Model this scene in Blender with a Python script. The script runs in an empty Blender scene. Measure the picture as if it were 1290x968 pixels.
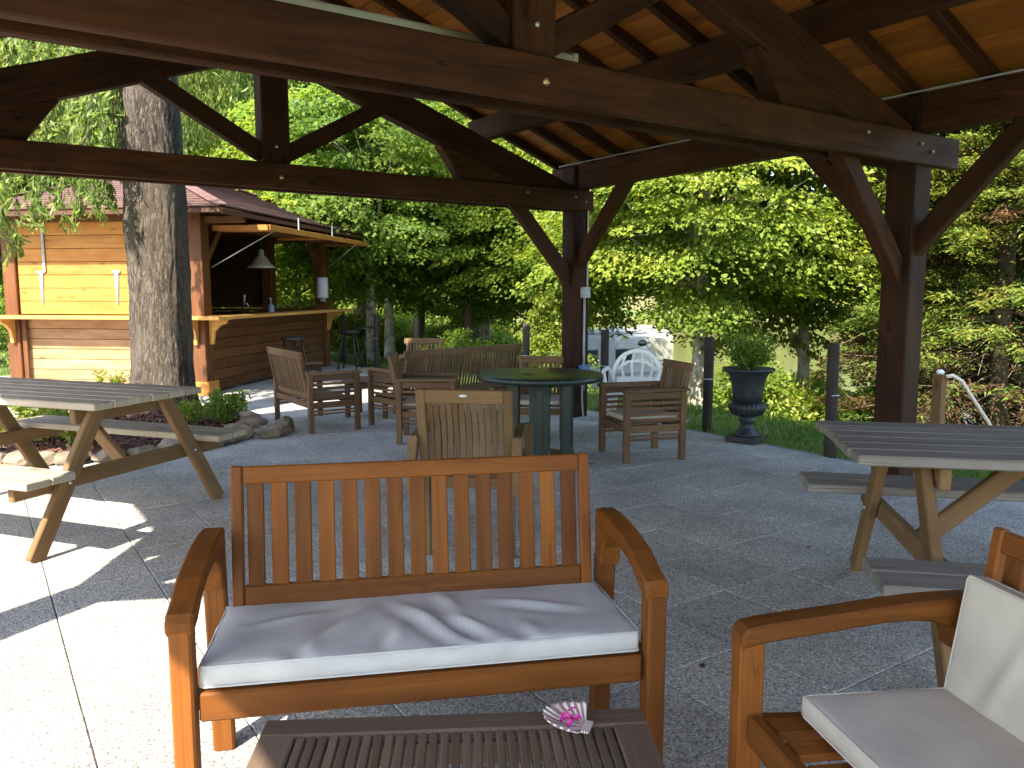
import bpy, bmesh, math, random
import numpy as np
from mathutils import Vector, Matrix
S = bpy.context.scene
COL = S.collection
R = math.radians
rng = np.random.default_rng(7)
random.seed(7)

# ------------------------------------------------------------------ camera
H = 1.40
YAW, PITCH = R(34.1), math.atan(117/1005)
cd = bpy.data.cameras.new('camera'); cam = bpy.data.objects.new('camera', cd); COL.objects.link(cam)
cam.location = (0, 0, H); cam.rotation_euler = (R(90)-PITCH, 0, -YAW)
cd.sensor_fit = 'HORIZONTAL'; cd.sensor_width = 36; cd.lens = 36*1005/1290
cd.clip_start = .05; cd.clip_end = 2000
S.camera = cam
# ------------------------------------------------------------------ sky and sun
SUN_EL, SUN_AZ = R(44.5), math.atan2(-.862, -.507)     # azimuth from +Y towards +X, direction of the sun itself
W = bpy.data.worlds.new('World'); S.world = W; W.use_nodes = True
wn = W.node_tree; bg = wn.nodes['Background']
sky = wn.nodes.new('ShaderNodeTexSky'); sky.sky_type = 'NISHITA'; sky.sun_disc = False
sky.sun_elevation = SUN_EL; sky.sun_rotation = SUN_AZ
wn.links.new(sky.outputs[0], bg.inputs[0]); bg.inputs[1].default_value = .148
sd = bpy.data.lights.new('sun', 'SUN'); sd.energy = 4.2; sd.angle = R(.53); sd.color = (1, .92, .78)
sun = bpy.data.objects.new('sun', sd); COL.objects.link(sun)
sdir = Vector((math.sin(SUN_AZ)*math.cos(SUN_EL), math.cos(SUN_AZ)*math.cos(SUN_EL), math.sin(SUN_EL)))
sun.rotation_euler = sdir.to_track_quat('Z', 'Y').to_euler(); sun.location = sdir*30
S.view_settings.view_transform = 'Standard'; S.view_settings.look = 'None'
S.view_settings.exposure = 2.12; S.view_settings.gamma = 1
try:
    S.cycles.max_bounces = 10; S.cycles.diffuse_bounces = 6; S.cycles.transmission_bounces = 6; S.cycles.transparent_max_bounces = 8
    S.cycles.use_denoising = True
except Exception: pass

FW = Vector((math.sin(YAW), math.cos(YAW), 0)); RT = Vector((math.cos(YAW), -math.sin(YAW), 0))
def place(r, f, z=0.): return RT*r + FW*f + Vector((0, 0, z))   # metres right of / ahead of the camera spot

# ------------------------------------------------------------------ materials
def new_mat(name):
    m = bpy.data.materials.new(name); m.use_nodes = True
    nt = m.node_tree; b = nt.nodes['Principled BSDF']
    return m, nt, b
def N(nt, t, **kw):
    n = nt.nodes.new(t)
    for k, v in kw.items():
        if k.startswith('i_'): n.inputs[k[2:].replace('_', ' ')].default_value = v
        else: setattr(n, k, v)
    return n
def ramp(nt, fac, stops):
    r = nt.nodes.new('ShaderNodeValToRGB'); nt.links.new(fac, r.inputs[0])
    e = r.color_ramp.elements
    while len(e) < len(stops): e.new(.5)
    for k, (p, c) in enumerate(stops):
        e[k].position = p; e[k].color = (*c, 1)
    return r.outputs[0]
def coords(nt, scale, rnd=True):
    tc = N(nt, 'ShaderNodeTexCoord'); mp = N(nt, 'ShaderNodeMapping'); mp.inputs['Scale'].default_value = scale
    nt.links.new(tc.outputs['Object'], mp.inputs[0])
    oi = N(nt, 'ShaderNodeObjectInfo')
    if rnd:
        ml = N(nt, 'ShaderNodeMath', operation='MULTIPLY'); ml.inputs[1].default_value = 57.3
        nt.links.new(oi.outputs['Random'], ml.inputs[0])
        cb = N(nt, 'ShaderNodeCombineXYZ')
        for k in range(3): nt.links.new(ml.outputs[0], cb.inputs[k])
        nt.links.new(cb.outputs[0], mp.inputs['Location'])
    return mp.outputs[0], oi
def tint(nt, col, oi, lo, hi):
    mr = N(nt, 'ShaderNodeMapRange'); mr.inputs[3].default_value = lo; mr.inputs[4].default_value = hi
    nt.links.new(oi.outputs['Random'], mr.inputs[0])
    hs = N(nt, 'ShaderNodeHueSaturation'); nt.links.new(mr.outputs[0], hs.inputs['Value']); nt.links.new(col, hs.inputs['Color'])
    return hs.outputs[0]
def bump(nt, b, h, strength, dist=.004):
    bp = N(nt, 'ShaderNodeBump'); bp.inputs['Strength'].default_value = strength; bp.inputs['Distance'].default_value = dist
    nt.links.new(h, bp.inputs['Height']); nt.links.new(bp.outputs[0], b.inputs['Normal'])
def wood(name, c1, c2, c3=None, rough=.5, lo=.8, hi=1.2, gs=22, knots=True, spec=.25, bstr=.35, coat=0, cracks=0.):
    m, nt, b = new_mat(name)
    v, oi = coords(nt, (1.1, gs, gs))
    n1 = N(nt, 'ShaderNodeTexNoise'); n1.inputs['Scale'].default_value = 1.6; n1.inputs['Detail'].default_value = 7; n1.inputs['Roughness'].default_value = .62; n1.inputs['Distortion'].default_value = .5
    nt.links.new(v, n1.inputs[0])
    v2, _ = coords(nt, (1.6, 4, 4))
    n2 = N(nt, 'ShaderNodeTexNoise'); n2.inputs['Scale'].default_value = 1.3; n2.inputs['Detail'].default_value = 4
    nt.links.new(v2, n2.inputs[0])
    c = ramp(nt, n1.outputs[0], [(.28, c1), (.72, c2)])
    mx = N(nt, 'ShaderNodeMix', data_type='RGBA'); mx.inputs[7].default_value = (*(c3 or c1), 1)
    f = ramp(nt, n2.outputs[0], [(.42, (0, 0, 0)), (.75, (.75, .75, .75))])
    nt.links.new(f, mx.inputs[0]); nt.links.new(c, mx.inputs[6])
    out = mx.outputs[2]
    if knots:
        v3, _ = coords(nt, (2.2, 5.5, 5.5))
        vo = N(nt, 'ShaderNodeTexVoronoi'); vo.inputs['Scale'].default_value = 1.0
        nt.links.new(v3, vo.inputs[0])
        k = ramp(nt, vo.outputs['Distance'], [(.05, (1, 1, 1)), (.16, (0, 0, 0))])
        mk = N(nt, 'ShaderNodeMix', data_type='RGBA'); mk.inputs[7].default_value = (*[x*.35 for x in c1], 1)
        ml = N(nt, 'ShaderNodeMath', operation='MULTIPLY'); ml.inputs[1].default_value = .75
        nt.links.new(k, ml.inputs[0]); nt.links.new(ml.outputs[0], mk.inputs[0]); nt.links.new(out, mk.inputs[6]); out = mk.outputs[2]
    if cracks:
        v4, _ = coords(nt, (.55, 13, 13))
        n4 = N(nt, 'ShaderNodeTexNoise'); n4.inputs['Scale'].default_value = 1.0; n4.inputs['Detail'].default_value = 2; n4.inputs['Distortion'].default_value = .25
        nt.links.new(v4, n4.inputs[0])
        ck = ramp(nt, n4.outputs[0], [(.492, (0, 0, 0)), (.5, (1, 1, 1)), (.508, (0, 0, 0))])
        ml4 = N(nt, 'ShaderNodeMath', operation='MULTIPLY'); ml4.inputs[1].default_value = cracks
        nt.links.new(ck, ml4.inputs[0])
        m4 = N(nt, 'ShaderNodeMix', data_type='RGBA'); m4.inputs[7].default_value = (*[x*.2 for x in c1], 1)
        nt.links.new(ml4.outputs[0], m4.inputs[0]); nt.links.new(out, m4.inputs[6]); out = m4.outputs[2]
    out = tint(nt, out, oi, lo, hi)
    nt.links.new(out, b.inputs['Base Color'])
    rr = N(nt, 'ShaderNodeMapRange'); rr.inputs[3].default_value = rough-.12; rr.inputs[4].default_value = rough+.15
    nt.links.new(n2.outputs[0], rr.inputs[0]); nt.links.new(rr.outputs[0], b.inputs['Roughness'])
    b.inputs['Specular IOR Level'].default_value = spec
    b.inputs['Coat Weight'].default_value = coat
    bump(nt, b, n1.outputs[0], bstr)
    return m
def plain(name, col, rough=.5, metal=0, var=.12, scale=14, bstr=.1, spec=.5):
    m, nt, b = new_mat(name)
    v, oi = coords(nt, (scale, scale, scale))
    n = N(nt, 'ShaderNodeTexNoise'); n.inputs['Scale'].default_value = 1; n.inputs['Detail'].default_value = 5
    nt.links.new(v, n.inputs[0])
    c = ramp(nt, n.outputs[0], [(.3, [x*(1-var) for x in col]), (.7, [min(1, x*(1+var)) for x in col])])
    nt.links.new(c, b.inputs['Base Color']); b.inputs['Roughness'].default_value = rough; b.inputs['Metallic'].default_value = metal
    b.inputs['Specular IOR Level'].default_value = spec
    bump(nt, b, n.outputs[0], bstr)
    return m
def leafmat(name, stops, trans=.52, rough=.5):
    m, nt, b = new_mat(name)
    g = N(nt, 'ShaderNodeNewGeometry')
    v, oi = coords(nt, (.55, .55, .55), False)
    n = N(nt, 'ShaderNodeTexNoise'); n.inputs['Scale'].default_value = 1; n.inputs['Detail'].default_value = 2
    nt.links.new(v, n.inputs[0])
    ad = N(nt, 'ShaderNodeMath', operation='MULTIPLY_ADD'); ad.inputs[1].default_value = .55; 
    nt.links.new(g.outputs['Random Per Island'], ad.inputs[0])
    sb = N(nt, 'ShaderNodeMath', operation='MULTIPLY_ADD'); sb.inputs[1].default_value = 1.2; sb.inputs[2].default_value = -.38
    nt.links.new(n.outputs[0], sb.inputs[0]); nt.links.new(sb.outputs[0], ad.inputs[2])
    c = ramp(nt, ad.outputs[0], stops)
    nt.links.new(c, b.inputs['Base Color']); b.inputs['Roughness'].default_value = rough; b.inputs['Specular IOR Level'].default_value = .35
    tr = N(nt, 'ShaderNodeBsdfTranslucent')
    hs = N(nt, 'ShaderNodeHueSaturation'); hs.inputs['Hue'].default_value = .485; hs.inputs['Saturation'].default_value = 1.1; hs.inputs['Value'].default_value = 1.5
    nt.links.new(c, hs.inputs['Color']); nt.links.new(hs.outputs[0], tr.inputs[0])
    mx = N(nt, 'ShaderNodeMixShader'); mx.inputs[0].default_value = trans
    nt.links.new(b.outputs[0], mx.inputs[1]); nt.links.new(tr.outputs[0], mx.inputs[2])
    nt.links.new(mx.outputs[0], nt.nodes['Material Output'].inputs[0])
    return m

M = {}
M['beam'] = wood('dark stained timber', (.030, .0108, .0045), (.070, .0265, .0098), (.018, .0068, .0030), rough=.68, lo=.7, hi=1.35, gs=16, spec=.16, cracks=.9)
M['board'] = wood('orange pine boards', (.23, .074, .009), (.33, .118, .017), (.18, .055, .007), rough=.55, lo=.8, hi=1.15, gs=18)
M['teak'] = wood('oiled hardwood', (.138, .042, .0060), (.222, .076, .0115), (.098, .029, .0046), rough=.58, lo=.62, hi=1.25, gs=26, knots=False, spec=.2, bstr=.3, cracks=.35)
M['weather'] = wood('weathered teak', (.115, .064, .032), (.180, .104, .053), (.085, .047, .023), rough=.7, lo=.75, hi=1.2, gs=30, knots=False, bstr=.4)
M['weather2'] = wood('golden weathered teak', (.120, .068, .030), (.185, .110, .050), (.090, .050, .021), rough=.65, lo=.8, hi=1.15, gs=30, knots=False, bstr=.4)
M['coffee'] = wood('brown weathered slats', (.10, .068, .047), (.155, .105, .072), (.075, .05, .036), rough=.6, lo=.8, hi=1.2, gs=30, knots=False, bstr=.4)
M['picnic'] = wood('treated softwood', (.150, .083, .034), (.235, .138, .060), (.118, .064, .026), rough=.75, lo=.85, hi=1.15, gs=18)
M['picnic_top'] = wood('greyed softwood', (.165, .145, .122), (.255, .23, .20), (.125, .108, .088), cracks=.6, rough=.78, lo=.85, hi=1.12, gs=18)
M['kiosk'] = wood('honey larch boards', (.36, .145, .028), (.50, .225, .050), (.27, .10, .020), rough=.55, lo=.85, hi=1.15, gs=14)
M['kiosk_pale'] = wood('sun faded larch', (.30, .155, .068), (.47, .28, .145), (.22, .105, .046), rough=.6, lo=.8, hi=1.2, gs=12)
M['fascia'] = wood('brown fascia', (.075, .036, .022), (.12, .058, .034), None, rough=.7)
M['picnic_lit'] = wood('bleached sunlit softwood', (.33, .27, .20), (.45, .38, .29), (.27, .22, .16), rough=.78, lo=.85, hi=1.12, gs=18, cracks=.5)  # bleached planks, with sunlight on the tabletop put into the lighter colour
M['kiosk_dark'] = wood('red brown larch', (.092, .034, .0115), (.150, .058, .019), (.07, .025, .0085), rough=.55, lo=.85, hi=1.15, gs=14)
M['counter'] = wood('varnished counter', (.50, .24, .06), (.62, .33, .10), None, rough=.35, lo=.95, hi=1.05, gs=14)
M['stake'] = wood('tarred stake', (.028, .022, .018), (.055, .043, .034), None, rough=.8, gs=20)
M['lining'] = wood('dark lining', (.05, .022, .010), (.08, .035, .016), None, rough=.7)
M['bark'] = None
M['cushion'] = plain('off white canvas', (.45, .44, .42), .95, var=.12, scale=9, bstr=.15, spec=.2)
M['cushion_b'] = plain('cream canvas', (.48, .43, .36), .95, var=.08, scale=9, bstr=.15, spec=.2)
M['green'] = plain('dark green resin', (.010, .022, .017), .38, var=.2, scale=20, bstr=.15)
M['iron'] = plain('black cast iron', (.022, .026, .030), .45, var=.25, scale=25, bstr=.4)
M['black'] = plain('black steel', (.02, .02, .022), .4)
M['steel'] = plain('brushed steel', (.62, .61, .56), .4, .35)
M['zinc'] = plain('zinc', (.55, .55, .53), .45, .8)
M['iron_grey'] = plain('galvanised strap', (.30, .30, .29), .55, .3, var=.3)
M['brass'] = plain('brass', (.55, .42, .2), .4, .9)
M['white'] = plain('white plastic', (.80, .81, .80), .35, var=.03)
M['lampwhite'] = plain('aged white enamel', (.66, .62, .52), .5, var=.06)
M['grey'] = plain('grey plastic', (.32, .34, .36), .5)
M['blue'] = plain('blue plastic', (.10, .17, .38), .45)
M['paper'] = plain('lavender plastic', (.62, .60, .75), .5, var=.05)
M['van'] = plain('caravan white', (.55, .57, .57), .35, var=.02, scale=3)
M['cream'] = plain('caravan cream', (.42, .42, .32), .4, var=.03, scale=3)
M['darkprint'] = plain('dark decal', (.05, .055, .06), .4)
M['rubber'] = plain('rubber', (.03, .03, .03), .8)
M['stone'] = plain('field stone', (.19, .15, .105), .9, var=.5, scale=7, bstr=.9)
M['mulch'] = plain('bark mulch', (.16, .072, .046), .95, var=.5, scale=16, bstr=1)
M['soil'] = plain('dark soil', (.10, .055, .04), .95, var=.4, scale=16, bstr=1)
M['roofing'] = plain('roof underlay', (.16, .07, .05), .85, var=.2)
M['deadleaf'] = plain('dry leaf', (.34, .19, .07), .7, var=.3, scale=40)
M['deadleaf2'] = plain('dark dry leaf', (.10, .028, .028), .7, var=.3, scale=40)
M['twig'] = plain('dead twig', (.17, .115, .075), .9, var=.4, scale=20)
M['petal'] = plain('magenta petal', (.62, .04, .30), .55, var=.3, scale=60)
M['paleroof'] = plain('pale plaster', (.70, .58, .48), .8, var=.06, scale=1)
M['tile_roof'] = plain('terracotta', (.40, .20, .13), .8, var=.2, scale=2)
M['soap'] = plain('clear blue bottle', (.22, .28, .36), .25, var=.05)
def glass():
    m, nt, b = new_mat('dark window glass'); b.inputs['Base Color'].default_value = (.035, .05, .05, 1); b.inputs['Roughness'].default_value = .08
    b.inputs['Specular IOR Level'].default_value = .7; return m
M['glass'] = glass()
def bark():
    m, nt, b = new_mat('furrowed bark')
    v, oi = coords(nt, (1, 1, .22))
    vo = N(nt, 'ShaderNodeTexVoronoi', feature='DISTANCE_TO_EDGE'); vo.inputs['Scale'].default_value = 22
    no = N(nt, 'ShaderNodeTexNoise'); no.inputs['Scale'].default_value = 6; no.inputs['Detail'].default_value = 8; no.inputs['Roughness'].default_value = .7
    nt.links.new(v, no.inputs[0])
    ad = N(nt, 'ShaderNodeVectorMath', operation='MULTIPLY_ADD'); ad.inputs[1].default_value = (.30, .30, .30)
    nt.links.new(no.outputs['Color'], ad.inputs[0]); nt.links.new(v, ad.inputs[2]); nt.links.new(ad.outputs[0], vo.inputs[0])
    ml0 = N(nt, 'ShaderNodeMath', operation='MULTIPLY_ADD'); ml0.inputs[1].default_value = 1.7
    nt.links.new(vo.outputs[0], ml0.inputs[0]); nt.links.new(no.outputs[0], ml0.inputs[2])
    nb = N(nt, 'ShaderNodeTexNoise'); nb.inputs['Scale'].default_value = 2.2; nb.inputs['Detail'].default_value = 9; nb.inputs['Roughness'].default_value = .75; nb.inputs['Distortion'].default_value = 1.2
    nt.links.new(v, nb.inputs[0])
    ml = N(nt, 'ShaderNodeMath', operation='MULTIPLY_ADD'); ml.inputs[1].default_value = .9
    sb_ = N(nt, 'ShaderNodeMath', operation='SUBTRACT'); sb_.inputs[1].default_value = .47
    nt.links.new(nb.outputs[0], sb_.inputs[0]); nt.links.new(sb_.outputs[0], ml.inputs[0]); nt.links.new(ml0.outputs[0], ml.inputs[2])
    c = ramp(nt, ml.outputs[0], [(.40, (.028, .021, .016)), (.60, (.100, .078, .060)), (.95, (.225, .185, .145))])
    nt.links.new(c, b.inputs['Base Color']); b.inputs['Roughness'].default_value = .9; b.inputs['Specular IOR Level'].default_value = .2
    bump(nt, b, ml.outputs[0], 1.0, .03)
    return m
M['bark'] = bark()
M['birch'] = plain('pale mottled bark', (.30, .27, .21), .9, var=.75, scale=7, bstr=.8)
M['darkbark'] = plain('dark bark', (.085, .065, .048), .9, var=.4, scale=9, bstr=.8)
def aggregate():
    m, nt, b = new_mat('exposed aggregate')
    v, oi = coords(nt, (1, 1, 1))
    vo = N(nt, 'ShaderNodeTexVoronoi'); vo.inputs['Scale'].default_value = 130
    nt.links.new(v, vo.inputs[0])
    sp = N(nt, 'ShaderNodeSeparateColor'); nt.links.new(vo.outputs['Color'], sp.inputs[0])
    c = ramp(nt, sp.outputs[0], [(0, (.17, .17, .165)), (.25, (.32, .315, .30)), (.6, (.44, .43, .405)), (.85, (.57, .55, .52)), (1, (.38, .31, .24))])
    d = ramp(nt, vo.outputs['Distance'], [(.25, (1, 1, 1)), (.65, (.68, .67, .65))])
    mx = N(nt, 'ShaderNodeMix', data_type='RGBA', blend_type='MULTIPLY'); mx.inputs[0].default_value = 1
    nt.links.new(c, mx.inputs[6]); nt.links.new(d, mx.inputs[7])
    # broad dirt
    tc = N(nt, 'ShaderNodeNewGeometry'); n2 = N(nt, 'ShaderNodeTexNoise'); n2.inputs['Scale'].default_value = 1.7; n2.inputs['Detail'].default_value = 6
    nt.links.new(tc.outputs['Position'], n2.inputs[0])
    dd = ramp(nt, n2.outputs[0], [(.3, (.74, .73, .71)), (.7, (1.08, 1.07, 1.05))])
    m2 = N(nt, 'ShaderNodeMix', data_type='RGBA', blend_type='MULTIPLY'); m2.inputs[0].default_value = 1
    nt.links.new(mx.outputs[2], m2.inputs[6]); nt.links.new(dd, m2.inputs[7])
    o = tint(nt, m2.outputs[2], oi, 1.16, 1.42)
    nt.links.new(o, b.inputs['Base Color']); b.inputs['Roughness'].default_value = .8; b.inputs['Specular IOR Level'].default_value = .3
    iv = N(nt, 'ShaderNodeMath', operation='SUBTRACT'); iv.inputs[0].default_value = 1; nt.links.new(vo.outputs['Distance'], iv.inputs[1])
    bump(nt, b, iv.outputs[0], .7, .004)
    return m
M['agg'] = aggregate()
M['joint'] = plain('joint mortar', (.22, .20, .18), .95)
def grassmat():
    m, nt, b = new_mat('lawn')
    g = N(nt, 'ShaderNodeNewGeometry')
    n = N(nt, 'ShaderNodeTexNoise'); n.inputs['Scale'].default_value = .5; n.inputs['Detail'].default_value = 9; n.inputs['Roughness'].default_value = .7
    nt.links.new(g.outputs['Position'], n.inputs[0])
    c = ramp(nt, n.outputs[0], [(.3, (.06, .105, .018)), (.55, (.105, .155, .028)), (.75, (.18, .20, .05))])
    nt.links.new(c, b.inputs['Base Color']); b.inputs['Roughness'].default_value = .95
    n2 = N(nt, 'ShaderNodeTexNoise'); n2.inputs['Scale'].default_value = 25; n2.inputs['Detail'].default_value = 4
    nt.links.new(g.outputs['Position'], n2.inputs[0]); bump(nt, b, n2.outputs[0], 1, .05)
    return m
M['lawn'] = grassmat()
def watermat():
    m, nt, b = new_mat('pond water')
    g = N(nt, 'ShaderNodeNewGeometry')
    mp = N(nt, 'ShaderNodeMapping'); mp.inputs['Scale'].default_value = (.8, .8, .8)
    nt.links.new(g.outputs['Position'], mp.inputs[0])
    n = N(nt, 'ShaderNodeTexNoise'); n.inputs['Scale'].default_value = 2; n.inputs['Detail'].default_value = 3
    nt.links.new(mp.outputs[0], n.inputs[0])
    b.inputs['Base Color'].default_value = (.155, .15, .045, 1); b.inputs['Roughness'].default_value = .12
    bump(nt, b, n.outputs[0], .25, .02)
    return m
M['water'] = watermat()
M['hay'] = plain('dry bank', (.13, .125, .045), .95, var=.35, scale=.3)
# foliage palettes
M['lf_horn'] = leafmat('hornbeam leaf', [(.1, (.085, .150, .022)), (.5, (.195, .270, .042)), (.9, (.34, .375, .070))])
M['lf_dark'] = leafmat('deep green leaf', [(.1, (.070, .140, .024)), (.5, (.150, .240, .040)), (.9, (.28, .34, .062))])
M['lf_willow'] = leafmat('willow leaf', [(.1, (.085, .15, .034)), (.5, (.17, .245, .056)), (.9, (.30, .34, .09))], trans=.5)
M['lf_lime'] = leafmat('lime leaf', [(.1, (.09, .15, .022)), (.5, (.19, .25, .038)), (.9, (.32, .33, .06))], trans=.5)
M['lf_conifer'] = leafmat('conifer spray', [(.05, (.045, .085, .016)), (.5, (.105, .155, .026)), (.82, (.19, .21, .036)), (1, (.32, .17, .035))], trans=.25)
M['lf_brown'] = leafmat('dead conifer spray', [(.1, (.045, .028, .015)), (.6, (.10, .060, .027)), (.95, (.17, .10, .042))], trans=.2)
M['lf_grass'] = leafmat('grass blade', [(.1, (.04, .09, .014)), (.5, (.085, .16, .022)), (.95, (.19, .24, .05))], trans=.4)

# ------------------------------------------------------------------ mesh helpers
def link(name, mesh, mat, parent=None, mw=None):
    o = bpy.data.objects.new(name, mesh); COL.objects.link(o)
    if mat is not None and len(mesh.materials) == 0: mesh.materials.append(mat)
    if parent is not None: o.parent = parent
    if mw is not None: o.matrix_local = mw
    return o
def tag(o, label, cat, group=None):
    o['label'] = label; o['category'] = cat
    if group: o['group'] = group
    return o
def thing(name, label, cat, loc=(0, 0, 0), rz=0., group=None):
    o = bpy.data.objects.new(name, None); COL.objects.link(o); o.empty_display_size = .1
    o.location = loc; o.rotation_euler = (0, 0, rz)
    return tag(o, label, cat, group)
def bm_mesh(name, bm, smooth=False):
    me = bpy.data.meshes.new(name); bm.to_mesh(me); bm.free()
    if smooth:
        for p in me.polygons: p.use_smooth = True
    return me
_cache = {}
def boxmesh(lx, ly, lz, bev, mat):
    k = (round(lx, 3), round(ly, 3), round(lz, 3), bev, mat.name)
    if k in _cache: return _cache[k]
    bm = bmesh.new(); bmesh.ops.create_cube(bm, size=1)
    bmesh.ops.scale(bm, vec=(lx, ly, lz), verts=bm.verts)
    if bev: bmesh.ops.bevel(bm, geom=list(bm.edges), offset=min(bev, min(lx, ly, lz)*.3), segments=1, affect='EDGES')
    me = bm_mesh('box', bm); me.materials.append(mat); _cache[k] = me
    return me
def box(parent, name, c, s, mat, rot=(0, 0, 0), bev=.004):
    """box centred at c; the longest axis carries the grain"""
    ax = max(range(3), key=lambda k: s[k])
    from mathutils import Euler
    mw = Matrix.Translation(c) @ Euler(rot).to_matrix().to_4x4()
    if ax == 0: me = boxmesh(*s, bev, mat)
    elif ax == 1:
        me = boxmesh(s[1], s[0], s[2], bev, mat); mw = mw @ Matrix.Rotation(R(90), 4, 'Z')
    else:
        me = boxmesh(s[2], s[1], s[0], bev, mat); mw = mw @ Matrix.Rotation(R(-90), 4, 'Y')
    return link(name, me, mat, parent, mw)
def beam(parent, name, p0, p1, w, h, mat, up=(0, 0, 1), bev=.005):
    p0, p1 = Vector(p0), Vector(p1); d = p1-p0; L = d.length; x = d/L; u = Vector(up)
    if abs(x.dot(u)) > .98: u = Vector((0, 1, 0))
    y = u.cross(x).normalized(); z = x.cross(y)
    mw = Matrix.Translation((p0+p1)/2) @ Matrix((x, y, z)).transposed().to_4x4()
    return link(name, boxmesh(L, w, h, bev, mat), mat, parent, mw)
def prism(name, pts, w, mat, parent=None, mw=None, bev=.004):
    """polygon in local x-z, extruded w along y (centred)"""
    bm = bmesh.new()
    a = [bm.verts.new((x, -w/2, z)) for x, z in pts]; b = [bm.verts.new((x, w/2, z)) for x, z in pts]
    n = len(pts); bm.faces.new(a); bm.faces.new(b[::-1])
    for k in range(n): bm.faces.new((a[k], b[k], b[(k+1) % n], a[(k+1) % n])[::-1])
    bmesh.ops.recalc_face_normals(bm, faces=bm.faces)
    if bev:
        es = [e for e in bm.edges if abs(e.verts[0].co.y-e.verts[1].co.y) < 1e-6]
        bmesh.ops.bevel(bm, geom=es, offset=bev, segments=1, affect='EDGES')
    me = bm_mesh(name, bm); me.materials.append(mat)
    return link(name, me, mat, parent, mw)
def tube_np(path, radii, seg=8, cap=True, jitter=0.):
    P = np.array(path, float); n = len(P); V = []; Fc = []
    T = np.gradient(P, axis=0); T /= np.linalg.norm(T, axis=1)[:, None]+1e-9
    a = np.array([0, 0, 1.]) if abs(T[0][2]) < .9 else np.array([1., 0, 0])
    for k in range(n):
        u = a-T[k]*(a@T[k]); u /= np.linalg.norm(u)+1e-9; v = np.cross(T[k], u); a = u
        for s in range(seg):
            t = 2*math.pi*s/seg; r = radii[k]*(1+jitter*math.sin(3*t+k*.9)*.5+jitter*(rng.random()-.5))
            V.append(P[k]+r*(math.cos(t)*u+math.sin(t)*v))
    for k in range(n-1):
        for s in range(seg):
            s2 = (s+1) % seg; Fc.append((k*seg+s, k*seg+s2, (k+1)*seg+s2, (k+1)*seg+s))
    if cap:
        V.append(P[0]); V.append(P[-1]); c0, c1 = len(V)-2, len(V)-1
        for s in range(seg):
            s2 = (s+1) % seg; Fc.append((c0, s2, s)); Fc.append((c1, (n-1)*seg+s, (n-1)*seg+s2))
    return V, Fc
def join(parts):
    V, Fc = [], []
    for v, f in parts:
        o = len(V); V += [tuple(q) for q in v]; Fc += [tuple(i+o for i in q) for q in f]
    return V, Fc
def pymesh(name, VF, mat, smooth=True):
    me = bpy.data.meshes.new(name); me.from_pydata([tuple(map(float, v)) for v in VF[0]], [], [tuple(map(int, f)) for f in VF[1]]); me.update()
    me.materials.append(mat)
    if smooth: me.polygons.foreach_set('use_smooth', [True]*len(me.polygons))
    return me
def tube(parent, name, path, r, mat, seg=8, mw=None):
    rr = r if hasattr(r, '__len__') else [r]*len(path)
    return link(name, pymesh(name, tube_np(path, rr, seg), mat), mat, parent, mw)
def lathe(parent, name, prof, mat, seg=28, loc=(0, 0, 0), flute=0, nfl=0, zr=None, smooth=True):
    V, Fc = [], []
    for k, (r, z) in enumerate(prof):
        for s in range(seg):
            t = 2*math.pi*s/seg; q = r
            if flute and zr and zr[0] <= z <= zr[1]: q = r*(1+flute*abs(math.sin(t*nfl/2)))
            V.append((q*math.cos(t), q*math.sin(t), z))
    for k in range(len(prof)-1):
        for s in range(seg):
            s2 = (s+1) % seg; Fc.append((k*seg+s, k*seg+s2, (k+1)*seg+s2, (k+1)*seg+s))
    Fc.append(tuple(range(seg))[::-1]); Fc.append(tuple((len(prof)-1)*seg+s for s in range(seg)))
    me = pymesh(name, (V, Fc), mat, smooth)
    return link(name, me, mat, parent, Matrix.Translation(loc))
def np_mesh(name, V, Q, mat):
    """fast quads"""
    me = bpy.data.meshes.new(name); nv, nq = len(V), len(Q)
    me.vertices.add(nv); me.vertices.foreach_set('co', np.ascontiguousarray(V, np.float32).ravel())
    me.loops.add(nq*4); me.loops.foreach_set('vertex_index', np.ascontiguousarray(Q, np.int32).ravel())
    me.polygons.add(nq); me.polygons.foreach_set('loop_start', np.arange(0, nq*4, 4, dtype=np.int32))
    me.polygons.foreach_set('loop_total', np.full(nq, 4, np.int32))
    me.update(calc_edges=True); me.materials.append(mat)
    return me
def unit(a): return a/(np.linalg.norm(a, axis=1)[:, None]+1e-9)
def leaf_arrays(C, axis, nrm, L, Wd, fold=.25):
    """one folded leaf quad for every centre"""
    n = len(C); axis = unit(axis); side = unit(np.cross(nrm, axis)); nn = np.cross(axis, side)
    L = np.broadcast_to(L, n)[:, None]; Wd = np.broadcast_to(Wd, n)[:, None]
    base = C-axis*L*.5; tip = C+axis*L*.5-nn*L*.12
    l = C+side*Wd*.5+nn*Wd*fold-axis*L*.06; r = C-side*Wd*.5+nn*Wd*fold-axis*L*.06
    V = np.stack([base, r, tip, l], 1).reshape(-1, 3)
    return V, np.arange(n*4).reshape(-1, 4)
def leaves(name, C, axis, nrm, L, Wd, mat, parent=None, fold=.25):
    V, Q = leaf_arrays(C, axis, nrm, L, Wd, fold)
    return link(name, np_mesh(name, V, Q, mat), mat, parent)
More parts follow.
